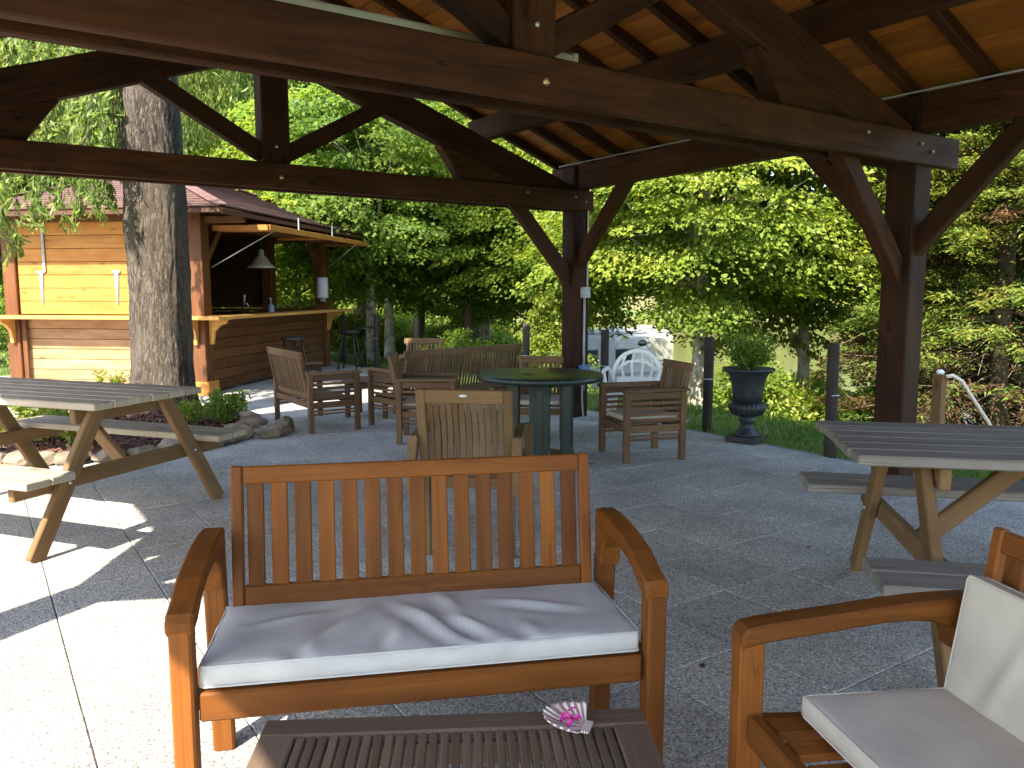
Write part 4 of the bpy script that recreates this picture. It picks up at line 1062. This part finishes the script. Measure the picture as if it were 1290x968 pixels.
# ------------------------------------------------------------------ big tree in its bed
def big_tree():
    pos = (1.66, 9.20, .0); g = np.random.default_rng(21)
    root = thing('shade_tree', 'large furrowed grey trunk tree standing in the stone edged bed', 'tree', pos)
    parts = []; segs = 150; V, Fc = [], []
    zs = np.linspace(-.05, 4.6, 180)
    for k, z in enumerate(zs):
        r = .300+.12*math.exp(-max(z, 0)/.22)-.004*max(z, 0)
        for s in range(segs):
            t = 2*math.pi*s/segs
            q = r*(1+.030*math.sin(3*t+1+z*.3)+.022*math.sin(5*t+2-z*.5)+.05*math.exp(-max(z, 0)/.3)*math.sin(6*t)+g.normal(0, .003))
            w1 = 13*t+1.3*math.sin(2.6*z+2*t)+.8*math.sin(6.3*z+5*t); w2 = 27*t+1.9*math.sin(4.1*z+3*t)+1.1*math.sin(11*z+t)
            q *= 1+.040*abs(math.sin(w1))**.7*(.6+.4*math.sin(9*z+4*t))+.026*abs(math.sin(w2))**.8*(.6+.4*math.sin(17*z+7*t))
            q += .05*math.exp(-((z-2.05)/.22)**2)*max(0, math.cos(t-R(205)))**3
            V.append((q*math.cos(t)+.03*math.sin(z*.8), q*math.sin(t), z))
    for k in range(len(zs)-1):
        for s in range(segs):
            s2 = (s+1) % segs; Fc.append((k*segs+s, k*segs+s2, (k+1)*segs+s2, (k+1)*segs+s))
    parts.append((V, Fc))
    tops = [np.array(q) for q in ((1.5, .9, 8.2), (.4, 2.2, 8.6), (-1.4, 1.2, 8.4), (1.0, -.7, 8.3), (-1.2, -.6, 8.0), (0, .4, 9.6))]
    for e in tops:
        s = np.array([0, 0, 4.35]); m = (s+e)/2+np.array([0, 0, .5])
        Q = [s*(1-t)**2+2*m*t*(1-t)+e*t*t for t in np.linspace(0, 1, 8)]
        parts.append(tube_np(Q, np.linspace(.17, .03, 8), 10, False, .06))
    # knot on the left flank
    link('trunk', pymesh('trunk', join(parts), M['bark']), None, root)
    K, C, ax, nn, Ls, Ws = foliage(g, 90, 150, (.2, .7, 8.6), (2.3, 2.3, 1.8), 'weep', .11, .024, .5, .3)
    leaves('crown', C, ax, nn, Ls, Ws, M['lf_willow'], root)
    # low hanging sprays on long thin branchlets
    st = []; CC, AA, NN = [], [], []
    def spray(e, top, n_sub):
        e = np.array(e)-np.array(pos); top = np.array(top)-np.array(pos)
        m = np.array([(e[0]+top[0])/2, (e[1]+top[1])/2, top[2]*.75+e[2]*.25+.2])
        Q = [top*(1-t)**2+2*m*t*(1-t)+e*t*t for t in np.linspace(0, 1, 9)]; st.append(tube_np(Q, np.linspace(.007, .003, 9), 5, False))
        for k in range(n_sub):
            t = .25+.75*((k+g.random())/n_sub)**.7; b = top*(1-t)**2+2*m*t*(1-t)+e*t*t
            d = g.normal(0, .11, 3); d[2] = -abs(g.normal(.20, .10)); st.append(tube_np([b, b+d*.5+np.array([0, 0, .02]), b+d], [.004, .003, .002], 4, False))
            for q in range(20):
                u = g.random(); c = b+d*u+g.normal(0, .022, 3); CC.append(c); AA.append(d/np.linalg.norm(d)+g.normal(0, .6, 3)+np.array([0, 0, -.5])); NN.append(g.normal(0, 1, 3))
    for r, f, zb in ((-4.95, 8.0, 1.86), (-4.75, 8.1, 2.12), (-5.1, 7.8, 2.05), (-4.55, 8.2, 2.30), (-4.1, 8.1, 2.36), (-4.02, 7.9, 2.42), (-4.0, 7.95, 2.22), (-4.3, 8.0, 2.22), (-4.2, 7.9, 2.32), (-4.45, 8.3, 2.40), (-4.9, 8.3, 2.25), (-5.2, 8.2, 1.95)):
        e = place(r, f, zb); tp = place(r+.12, f+.9, 4.4); spray(e, tp, 22)
    leaves('hanging_leaves', np.array(CC), np.array(AA), np.array(NN), .10, .026, M['lf_willow'], root)
    link('branchlet', pymesh('branchlet', join(st), M['darkbark']), None, root)
big_tree()

def bed():
    # mulch mound inside a ring of field stones
    ctr = np.array([1.05, 8.55]); g = np.random.default_rng(4); n = 48; V = [(ctr[0], ctr[1], .13)]; Fc = []
    def rim(t): return np.array([1.30*math.cos(t)*(1+.05*math.sin(3*t)), 1.30*math.sin(t)*(1+.06*math.cos(2*t))])
    for ring, (s, z) in enumerate(((.35, .13), (.7, .11), (.93, .07), (1.0, -.02))):
        for k in range(n):
            p = ctr+rim(2*math.pi*k/n)*s; V.append((p[0], p[1], z+(g.normal(0, .012) if z > 0 else 0)))
    for k in range(n): Fc.append((0, 1+k, 1+(k+1) % n))
    for r in range(3):
        for k in range(n): Fc.append((1+r*n+k, 1+(r+1)*n+k, 1+(r+1)*n+(k+1) % n, 1+r*n+(k+1) % n))
    o = link('planting_bed', pymesh('planting_bed', (V, Fc), M['soil']), None); o['kind'] = 'structure'
    # mulch chips
    q = 5200; a = g.uniform(0, 6.283, q); rr = np.sqrt(g.random(q))*.96
    P = np.array([ctr+rim(t)*s for t, s in zip(a, rr)]); Z = .14-.07*rr**3+g.uniform(0, .02, q)
    C = np.column_stack([P, Z]); o = leaves('mulch_chips', C, np.column_stack([g.normal(0, 1, (q, 2)), g.normal(0, .25, q)]), np.column_stack([g.normal(0, .4, (q, 2)), np.ones(q)]), g.uniform(.03, .07, q), .022, M['mulch']); o['kind'] = 'stuff'
    # stones
    def stone(i, x, y, sx, sy, sz, rz, label, z=0):
        bm = bmesh.new(); bmesh.ops.create_icosphere(bm, subdivisions=3, radius=1); gg = np.random.default_rng(100+i)
        pl = [(unit(gg.normal(0, 1, (1, 3)))[0], gg.uniform(.62, .85)) for _ in range(11)]
        for v in bm.verts:
            c = np.array(v.co)
            for nrm, d in pl:
                e = c@nrm-d
                if e > 0: c = c-nrm*e*.92
            c = c*(1+.03*gg.normal()); v.co = (c[0]*sx, c[1]*sy, max(c[2], -.55)*sz)
        o = link('border_stone', bm_mesh('border_stone', bm, False), M['stone']); o.location = (x, y, z+sz*.55); o.rotation_euler = (0, 0, rz)
        tag(o, label, 'stone', 'stones edging the tree bed')
    spots = []
    k = 0; t = -2.6
    words = ['first', 'second', 'third', 'fourth', 'fifth', 'sixth', 'seventh', 'eighth', 'ninth', 'tenth', 'eleventh', 'twelfth', 'thirteenth', 'fourteenth', 'fifteenth', 'sixteenth', 'seventeenth', 'eighteenth']
    while t < .95 and k < 18:
        p = ctr+rim(t)*1.05; L = g.uniform(.12, .20)
        stone(k, p[0], p[1], L, g.uniform(.08, .12), g.uniform(.075, .105), t+math.pi/2+g.uniform(-.2, .2), f'rough tan stone edging the tree bed, {words[k]} from the left in the border')
        t += (L*1.75)/1.36; k += 1
    stone(40, 2.33, 7.62, .20, .13, .09, .5, 'flat pale stone at the right tip of the tree bed')
    stone(41, 2.52, 7.80, .16, .12, .11, 1.2, 'mossy dark stone farthest right at the tip of the tree bed')
    stone(42, 2.28, 8.05, .19, .13, .13, .2, 'dark grey stone behind the flower shrub in the tree bed')
    stone(43, 2.05, 7.72, .17, .12, .10, -.5, 'low tan stone just right of the sunlit picnic bench end')
bed()
def shrub(label, x, y, z, rad, n, m, L, Wd, mat, seed, name='shrub', group=None, cr=.10, cat='shrub', style='round'):
    g = np.random.default_rng(seed); root = thing(name, label, cat, (x, y, z), 0, group)
    K, C, ax, nn, Ls, Ws = foliage(g, n, m, (0, 0, rad[2]*.95), rad, style, L, Wd, cr, .35, -.75)
    leaves('foliage', C, ax, nn, Ls, Ws, mat, root)
    st = [tube_np([np.array([g.normal(0, .02), g.normal(0, .02), -.02]), k*.55+np.array([0, 0, .02]), k], [.012*rad[2]*2, .008*rad[2]*2, .003], 5, False) for k in K[:14]]
    link('stems', pymesh('stems', join(st), M['darkbark']), None, root)
    return root
shrub('small leafy shrub in the tree bed right of the big trunk', 2.10, 8.20, .08, (.24, .24, .19), 34, 26, .06, .024, M['lf_dark'], 31)
shrub('yellow green low shrub against the kiosk front left of the trunk', 1.25, 10.2, .0, (.34, .30, .24), 40, 30, .05, .022, M['lf_lime'], 32)
shrub('low green plant under the far picnic bench', .62, 7.75, .10, (.26, .26, .15), 30, 26, .06, .026, M['lf_lime'], 33)
shrub('bushy green plant behind the picnic table at the left edge', .30, 8.25, .10, (.38, .32, .20), 40, 30, .055, .024, M['lf_horn'], 34)
shrub('small sprig of leaves at the foot of the big trunk', 1.72, 8.1, .10, (.16, .16, .12), 18, 22, .05, .02, M['lf_horn'], 35)

# ------------------------------------------------------------------ trees behind
TG = 'trees beyond the terrace'
A1 = tree('hornbeam_tree', 'bright green layered tree with thick trunk behind the urn', ground(2.95, 12.6), .14, 3.2, (.35, .1, 3.8), (2.55, 2.55, 2.75), 'layer', 360, 235, .085, .058, M['lf_horn'], M['birch'], 51, cr=.68, shell=.58, nl=26, group=TG)
A2 = copy_tree(A1, ground(5.5, 14.8), 2.2, (1.0, 1.0, 1.35), 'bright green layered tree just left of the near right post')
A3 = copy_tree(A1, ground(1.35, 17.0), 4.0, (1.05, 1.05, 1.1), 'layered green tree directly behind the far pavilion post')
B1 = tree('park_tree', 'green tree with dark trunk behind the long sofa', ground(-1.0, 18.0), .13, 4.5, (.1, 0, 3.55), (2.6, 2.6, 2.2), 'layer', 215, 225, .105, .070, M['lf_dark'], M['darkbark'], 52, cr=.75, shell=.62, nl=20, group=TG)
B2 = copy_tree(B1, ground(-.62, 20.2), 1.3, (.95, .95, 1.05), 'pale trunk tree right of the dark trunk behind the sofa')
for ch in B2.children:
    if ch.name.startswith('trunk'): ch.data = ch.data.copy(); ch.data.materials[0] = M['birch']
B3 = copy_tree(B2, ground(-2.95, 16.9), 2.5, (1, 1, 1.0), 'mottled trunk tree nearest the kiosk stools')
B4 = copy_tree(B2, ground(-2.85, 18.6), .4, (.9, .9, 1.05), 'mottled trunk tree just behind the one by the stools')
B5 = copy_tree(B1, ground(-2.75, 24.0), 5.2, (1.1, 1.1, 1.2), 'reddish trunk tree farther back on the lit lawn')
C1 = tree('willow_tree', 'tall weeping tree filling the gap above the kiosk roof', ground(-4.6, 25.0), .3, 7, (0, 0, 8.6), (4.6, 4.6, 5.0), 'weep', 420, 105, .20, .05, M['lf_willow'], M['darkbark'], 53, cr=.7, shell=.5, nl=16, group=TG)
C2 = copy_tree(C1, ground(-9.8, 20.5), 1.9, (.95, .95, 1.0), 'weeping tree left of the big trunk behind the kiosk')
C3 = copy_tree(C1, ground(-14.8, 22.0), 3.3, (1, 1, .95), 'weeping tree at the far left edge behind the kiosk')
C4 = copy_tree(C1, ground(-1.4, 30.0), 4.4, (1.15, 1.15, 1.2), 'tall weeping tree far behind the central trunks')
D1 = tree('lime_tree', 'yellow green leafy tree seen through the kiosk bar', ground(-5.3, 19.8), .12, 3.0, (0, 0, 3.0), (2.2, 2.2, 2.6), 'round', 150, 170, .12, .08, M['lf_lime'], M['darkbark'], 54, cr=.55, shell=.4, nl=12, group=TG)
D2 = copy_tree(D1, ground(-13.2, 19.0), 2.0, (1.3, 1.3, 1.5), 'yellow green tree behind the left kiosk eave')
D3 = copy_tree(D1, ground(-8.0, 28.0), .7, (2.0, 2.0, 2.3), 'large yellow green tree behind the kiosk ridge')
D4 = copy_tree(D1, ground(3.0, 31.5), 4.7, (1.5, 1.5, 2.4), 'lit yellow green tree on the shore behind the caravan')
D5 = copy_tree(D1, ground(13.5, 24.0), 1.2, (1.4, 1.4, 1.7), 'yellow green tree on the shore behind the conifers')
D6 = copy_tree(D1, ground(16.5, 25.0), 2.9, (2.0, 2.0, 2.6), 'big tree on the shore at the far right edge behind the conifer')
# conifer with a brown skirt
def conifer(label, pos, seed, hgt, rad):
    g = np.random.default_rng(seed); root = thing('conifer_tree', label, 'tree', pos, 0, TG)
    n, m = 760, 240; z = g.random(n)**.9; a = g.uniform(0, 6.283, n); rr = rad*(1-.72*z)*(.45+.55*g.random(n)**.6)
    K = np.stack([rr*np.cos(a), rr*np.sin(a), .75+z*(hgt-.75)], 1); k = np.repeat(np.arange(n), m); q = len(k)
    hor = np.stack([np.cos(a), np.sin(a), np.zeros(n)], 1)[k]
    along = g.random(q); side = np.cross(hor, [0, 0, 1.]); w = g.normal(0, .30, q)*(1.1-along)
    C = K[k]+hor*((along-.6)*.95)[:, None]+side*w[:, None]+np.stack([np.zeros(q), np.zeros(q), g.normal(0, .035, q)-.22*(along-.3)**2-.10*np.abs(w)], 1)
    ax = hor*.9+side*np.sign(w)[:, None]*.7+g.normal(0, .3, (q, 3)); nn = np.array([0, 0, 1.])+hor*.3+g.normal(0, .3, (q, 3))
    brown = (C[:, 2] < 1.25+g.normal(0, .35, q)) | (along < .22) | (g.random(n)[k] < .07)
    for nm, sel, mt in (('crown', ~brown, M['lf_conifer']), ('brown_skirt', brown, M['lf_brown'])):
        keep = sel & ((g.random(q) < .8) | (sel if nm == 'crown' else False))
        leaves(nm, C[keep], ax[keep], nn[keep], .10, .024, mt, root)
    parts = []
    for i in range(150):
        t = g.uniform(0, 6.283); z0 = g.uniform(.1, 1.9); r0 = g.uniform(.3, rad*.7); e = np.array([math.cos(t)*rad*g.uniform(.8, 1.05), math.sin(t)*rad*g.uniform(.8, 1.05), z0+g.normal(-.2, .3)])
        s = np.array([math.cos(t+g.normal(0, .3))*r0*.3, math.sin(t)*r0*.3, z0+.2]); mm = (s+e)/2+g.normal(0, .18, 3)
        parts.append(tube_np([s*(1-u)**2+2*mm*u*(1-u)+e*u*u for u in np.linspace(0, 1, 6)], np.linspace(.009, .003, 6), 4, False))
    link('dead_twigs', pymesh('dead_twigs', join(parts), M['twig']), None, root)
    link('trunk', pymesh('trunk', tube_np([(0, 0, -.3), (0, 0, hgt*.5), (0, 0, hgt*.97)], [.12, .09, .02], 12), M['darkbark']), None, root)
    return root
F1 = conifer('dense conifer with browned lower twigs right of the near post', ground(6.5, 10.6), 61, 8.5, 2.1)
F2 = copy_tree(F1, ground(9.6, 12.4), 2.4, (1.15, 1.15, 1.15), 'second conifer behind the browned one at the right edge')
F3 = copy_tree(F1, ground(11.2, 16.0), 4.1, (1.1, 1.1, 1.2), 'third conifer farthest back at the right edge')

# shrubs on the slope and shore
SG = 'shrubs on the slope below the terrace'
shrub('bright leafy bush on the slope behind the urn', *ground(3.4, 11.2), (.50, .50, .45), 70, 55, .075, .048, M['lf_horn'], 71, group=SG, cr=.22)
shrub('yellow green bush between the urn and the near post', *ground(4.55, 12.4), (.45, .45, .32), 60, 50, .075, .05, M['lf_lime'], 72, group=SG, cr=.25)
shrub('dark leafy bush just left of the near right post', *ground(5.3, 11.6), (.5, .5, .40), 60, 50, .08, .05, M['lf_dark'], 73, group=SG, cr=.25)
shrub('tall lit bush left of the far pavilion post', *ground(.62, 14.2), (.40, .40, .75), 70, 50, .075, .05, M['lf_lime'], 74, group=SG, cr=.22)
shrub('low green bush behind the far armchair', *ground(-1.1, 15.2), (.85, .6, .35), 80, 60, .07, .04, M['lf_dark'], 75, group=SG, cr=.2)
shrub('round dark bush behind the mottled trunks', *ground(-3.4, 22.5), (1.3, 1.0, .38), 90, 60, .09, .05, M['lf_dark'], 76, group=SG, cr=.3)
shrub('lit yellow bush right of the kiosk counter', *ground(-4.2, 20.5), (1.2, 1.0, .45), 90, 60, .09, .05, M['lf_lime'], 77, group=SG, cr=.3)
shrub('reddish dark hedge clump beyond the lit lawn', *ground(-2.2, 26.0), (2.0, 1.0, .45), 100, 60, .10, .06, M['lf_brown'], 78, group=SG, cr=.3)
shrub('tuft of dark reeds at the water edge behind the urn stake', *ground(5.6, 23.5), (1.2, .8, .45), 70, 60, .12, .02, M['lf_dark'], 79, group=SG, cr=.25)
shrub('pale flowering bush by the far post foot', *ground(.9, 12.4), (.45, .4, .34), 60, 50, .05, .03, M['lf_willow'], 80, group=SG, cr=.16)
shrub('bush at the shore right of the caravan', *ground(7.6, 20.5), (1.3, 1.1, .9), 110, 60, .10, .06, M['lf_horn'], 81, group=SG, cr=.3)
shrub('spreading bush on the lawn left behind the kiosk', *ground(-10.5, 15.5), (1.6, 1.2, .8), 110, 60, .09, .05, M['lf_dark'], 82, group=SG, cr=.3)

H1 = shrub('rounded yellow green bush on the lit lawn behind the sofa', *ground(-3.0, 30.0), (1.8, 1.5, .9), 150, 70, .14, .08, M['lf_lime'], 83, group=SG, cr=.4)
H2 = shrub('rounded mid green bush on the lawn behind the far armchair', *ground(-4.9, 33.0), (2.0, 1.6, 1.1), 150, 70, .15, .09, M['lf_horn'], 84, group=SG, cr=.45)
for k, (src, r, f, sc, lb) in enumerate(((H1, -6.6, 34, 1.2, 'yellow green bush right of the far kiosk corner'), (H2, -1.6, 36, 1.2, 'green bush at the near shore left of the far post'), (H1, -8.5, 40, 1.6, 'large lit bush beyond the bar stools'), (H2, -6.0, 44, 1.7, 'tall green bush in front of the distant cottage'),
        (H1, -3.4, 42, 1.3, 'lit bush at the bend of the shore'), (H1, .4, 40, .8, 'low lit reeds bush left of the caravan'), (H2, -10.5, 46, 2.0, 'big bush at the far edge of the lawn'), (H1, -5.2, 52, 1.8, 'distant yellow bush on the far lawn'), (H2, -8.6, 56, 2.2, 'distant dark bush on the far lawn'), (H1, -2.2, 55, 1.5, 'distant yellow bush by the water'))):
    copy_tree(src, ground(r, f), 1.3*k, (sc, sc, sc), lb)
# far wood over the water, read as one mass
def far_wood():
    g = np.random.default_rng(91); C, A, NN, LL = [], [], [], []
    for i in range(130):
        r = g.uniform(-95, 150); f = g.uniform(163, 205); h = g.uniform(14, 24); rad = g.uniform(5, 8); p = place(r, f); z = tz(p.x, p.y)
        K, c, ax, nn, Ls, Ws = foliage(g, 45, 16, (p.x, p.y, z+h*.5), (rad, rad, h*.55), 'round', 2.0, 1.4, 2.2, .6, -1)
        C.append(c); A.append(ax); NN.append(nn); LL.append(Ls)
    for i in range(70):                      # left bank, nearer
        r = g.uniform(-75, -9); f = g.uniform(36, 75)
        if -13 < r < -6 and f > 50: continue
        h = g.uniform(14, 24); rad = g.uniform(3.5, 5.5); p = place(r, f); z = tz(p.x, p.y)
        K, c, ax, nn, Ls, Ws = foliage(g, 70, 26, (p.x, p.y, z+h*.5), (rad, rad, h*.52), 'round', .85, .6, 1.2, .55, -1)
        C.append(c); A.append(ax); NN.append(nn); LL.append(Ls)
    C, A, NN, LL = map(np.concatenate, (C, A, NN, LL))
    o = leaves('far_wood', C, A, NN, LL, LL*.7, M['lf_horn']); o['kind'] = 'stuff'
    o['label'] = 'distant lit wood on the far bank and beyond the lawn'
far_wood()
def grass():
    g = np.random.default_rng(17); n = 90000
    f = 4.5+20*g.random(n)**1.5; r = (g.random(n)*2-1)*f*.72; x = r*RT.x+f*FW.x; y = r*RT.y+f*FW.y
    ok = (x > 5.99+.10*g.random(n)**3) | ((y > 15.7) & (x > -3)); x, y = x[ok], y[ok]; q = len(x); z = np.where(x < 6.1, -.02, terrain(x, y))
    h = g.uniform(.04, .10, q)*(1+.9*(g.random(q) < .06)); C = np.stack([x, y, z+h*.45], 1)
    ax = np.stack([g.normal(0, .35, q), g.normal(0, .35, q), np.ones(q)], 1); nn = np.stack([g.normal(0, 1, q), g.normal(0, 1, q), np.full(q, .2)], 1)
    o = leaves('grass', C, ax, nn, h, g.uniform(.008, .016, q), M['lf_grass']); o['kind'] = 'stuff'
grass()

# ------------------------------------------------------------------ a few fallen leaves on the paving
def fallen():
    g = np.random.default_rng(77); ms = []
    for k in range(3):
        V, Fc = [], []
        for i in range(6):
            t = i/5; w = math.sin(math.pi*min(.97, t+.05))*.5
            for j in (-1, 0, 1): V.append(((t-.5)*1.6, j*w, .06+.22*abs(j)*w*(1+k*.4)+.12*abs(t-.5)))
        for i in range(5):
            for j in range(2): Fc.append((i*3+j, i*3+j+1, (i+1)*3+j+1, (i+1)*3+j))
        ms.append(pymesh('fallen_leaf', (V, Fc), (M['deadleaf'], M['deadleaf2'], M['twig'])[k]))
    for x, y, k, lb in (
            (4.845, 3.978, 1, 'dark curled leaf on the open paving below the urn'),
            (2.616, 5.686, 0, 'tan dry leaf on the paving left of the golden armchair'),
            (3.323, 2.885, 0, 'tan dry leaf on the paving right of the foreground bench'),
            (2.191, 1.961, 1, 'dark leaf on the paving between the bench arm and the foreground armchair'),
            (2.216, 6.313, 2, 'brown leaf on the paving in front of the bed stones'),
            (3.732, 2.608, 2, 'brown leaf on the paving left of the right picnic table leg'),
            (3.329, 3.858, 1, 'dark leaf on the paving near the round table foot'),
            ):
        o = link('fallen_leaf', ms[k], None); o.location = (x, y, .001); sc = g.uniform(.018, .028); o.scale = (sc, sc, sc); o.rotation_euler = (0, 0, g.uniform(0, 6.28))
        tag(o, lb, 'leaf', 'dry leaves scattered on the paving')
fallen()
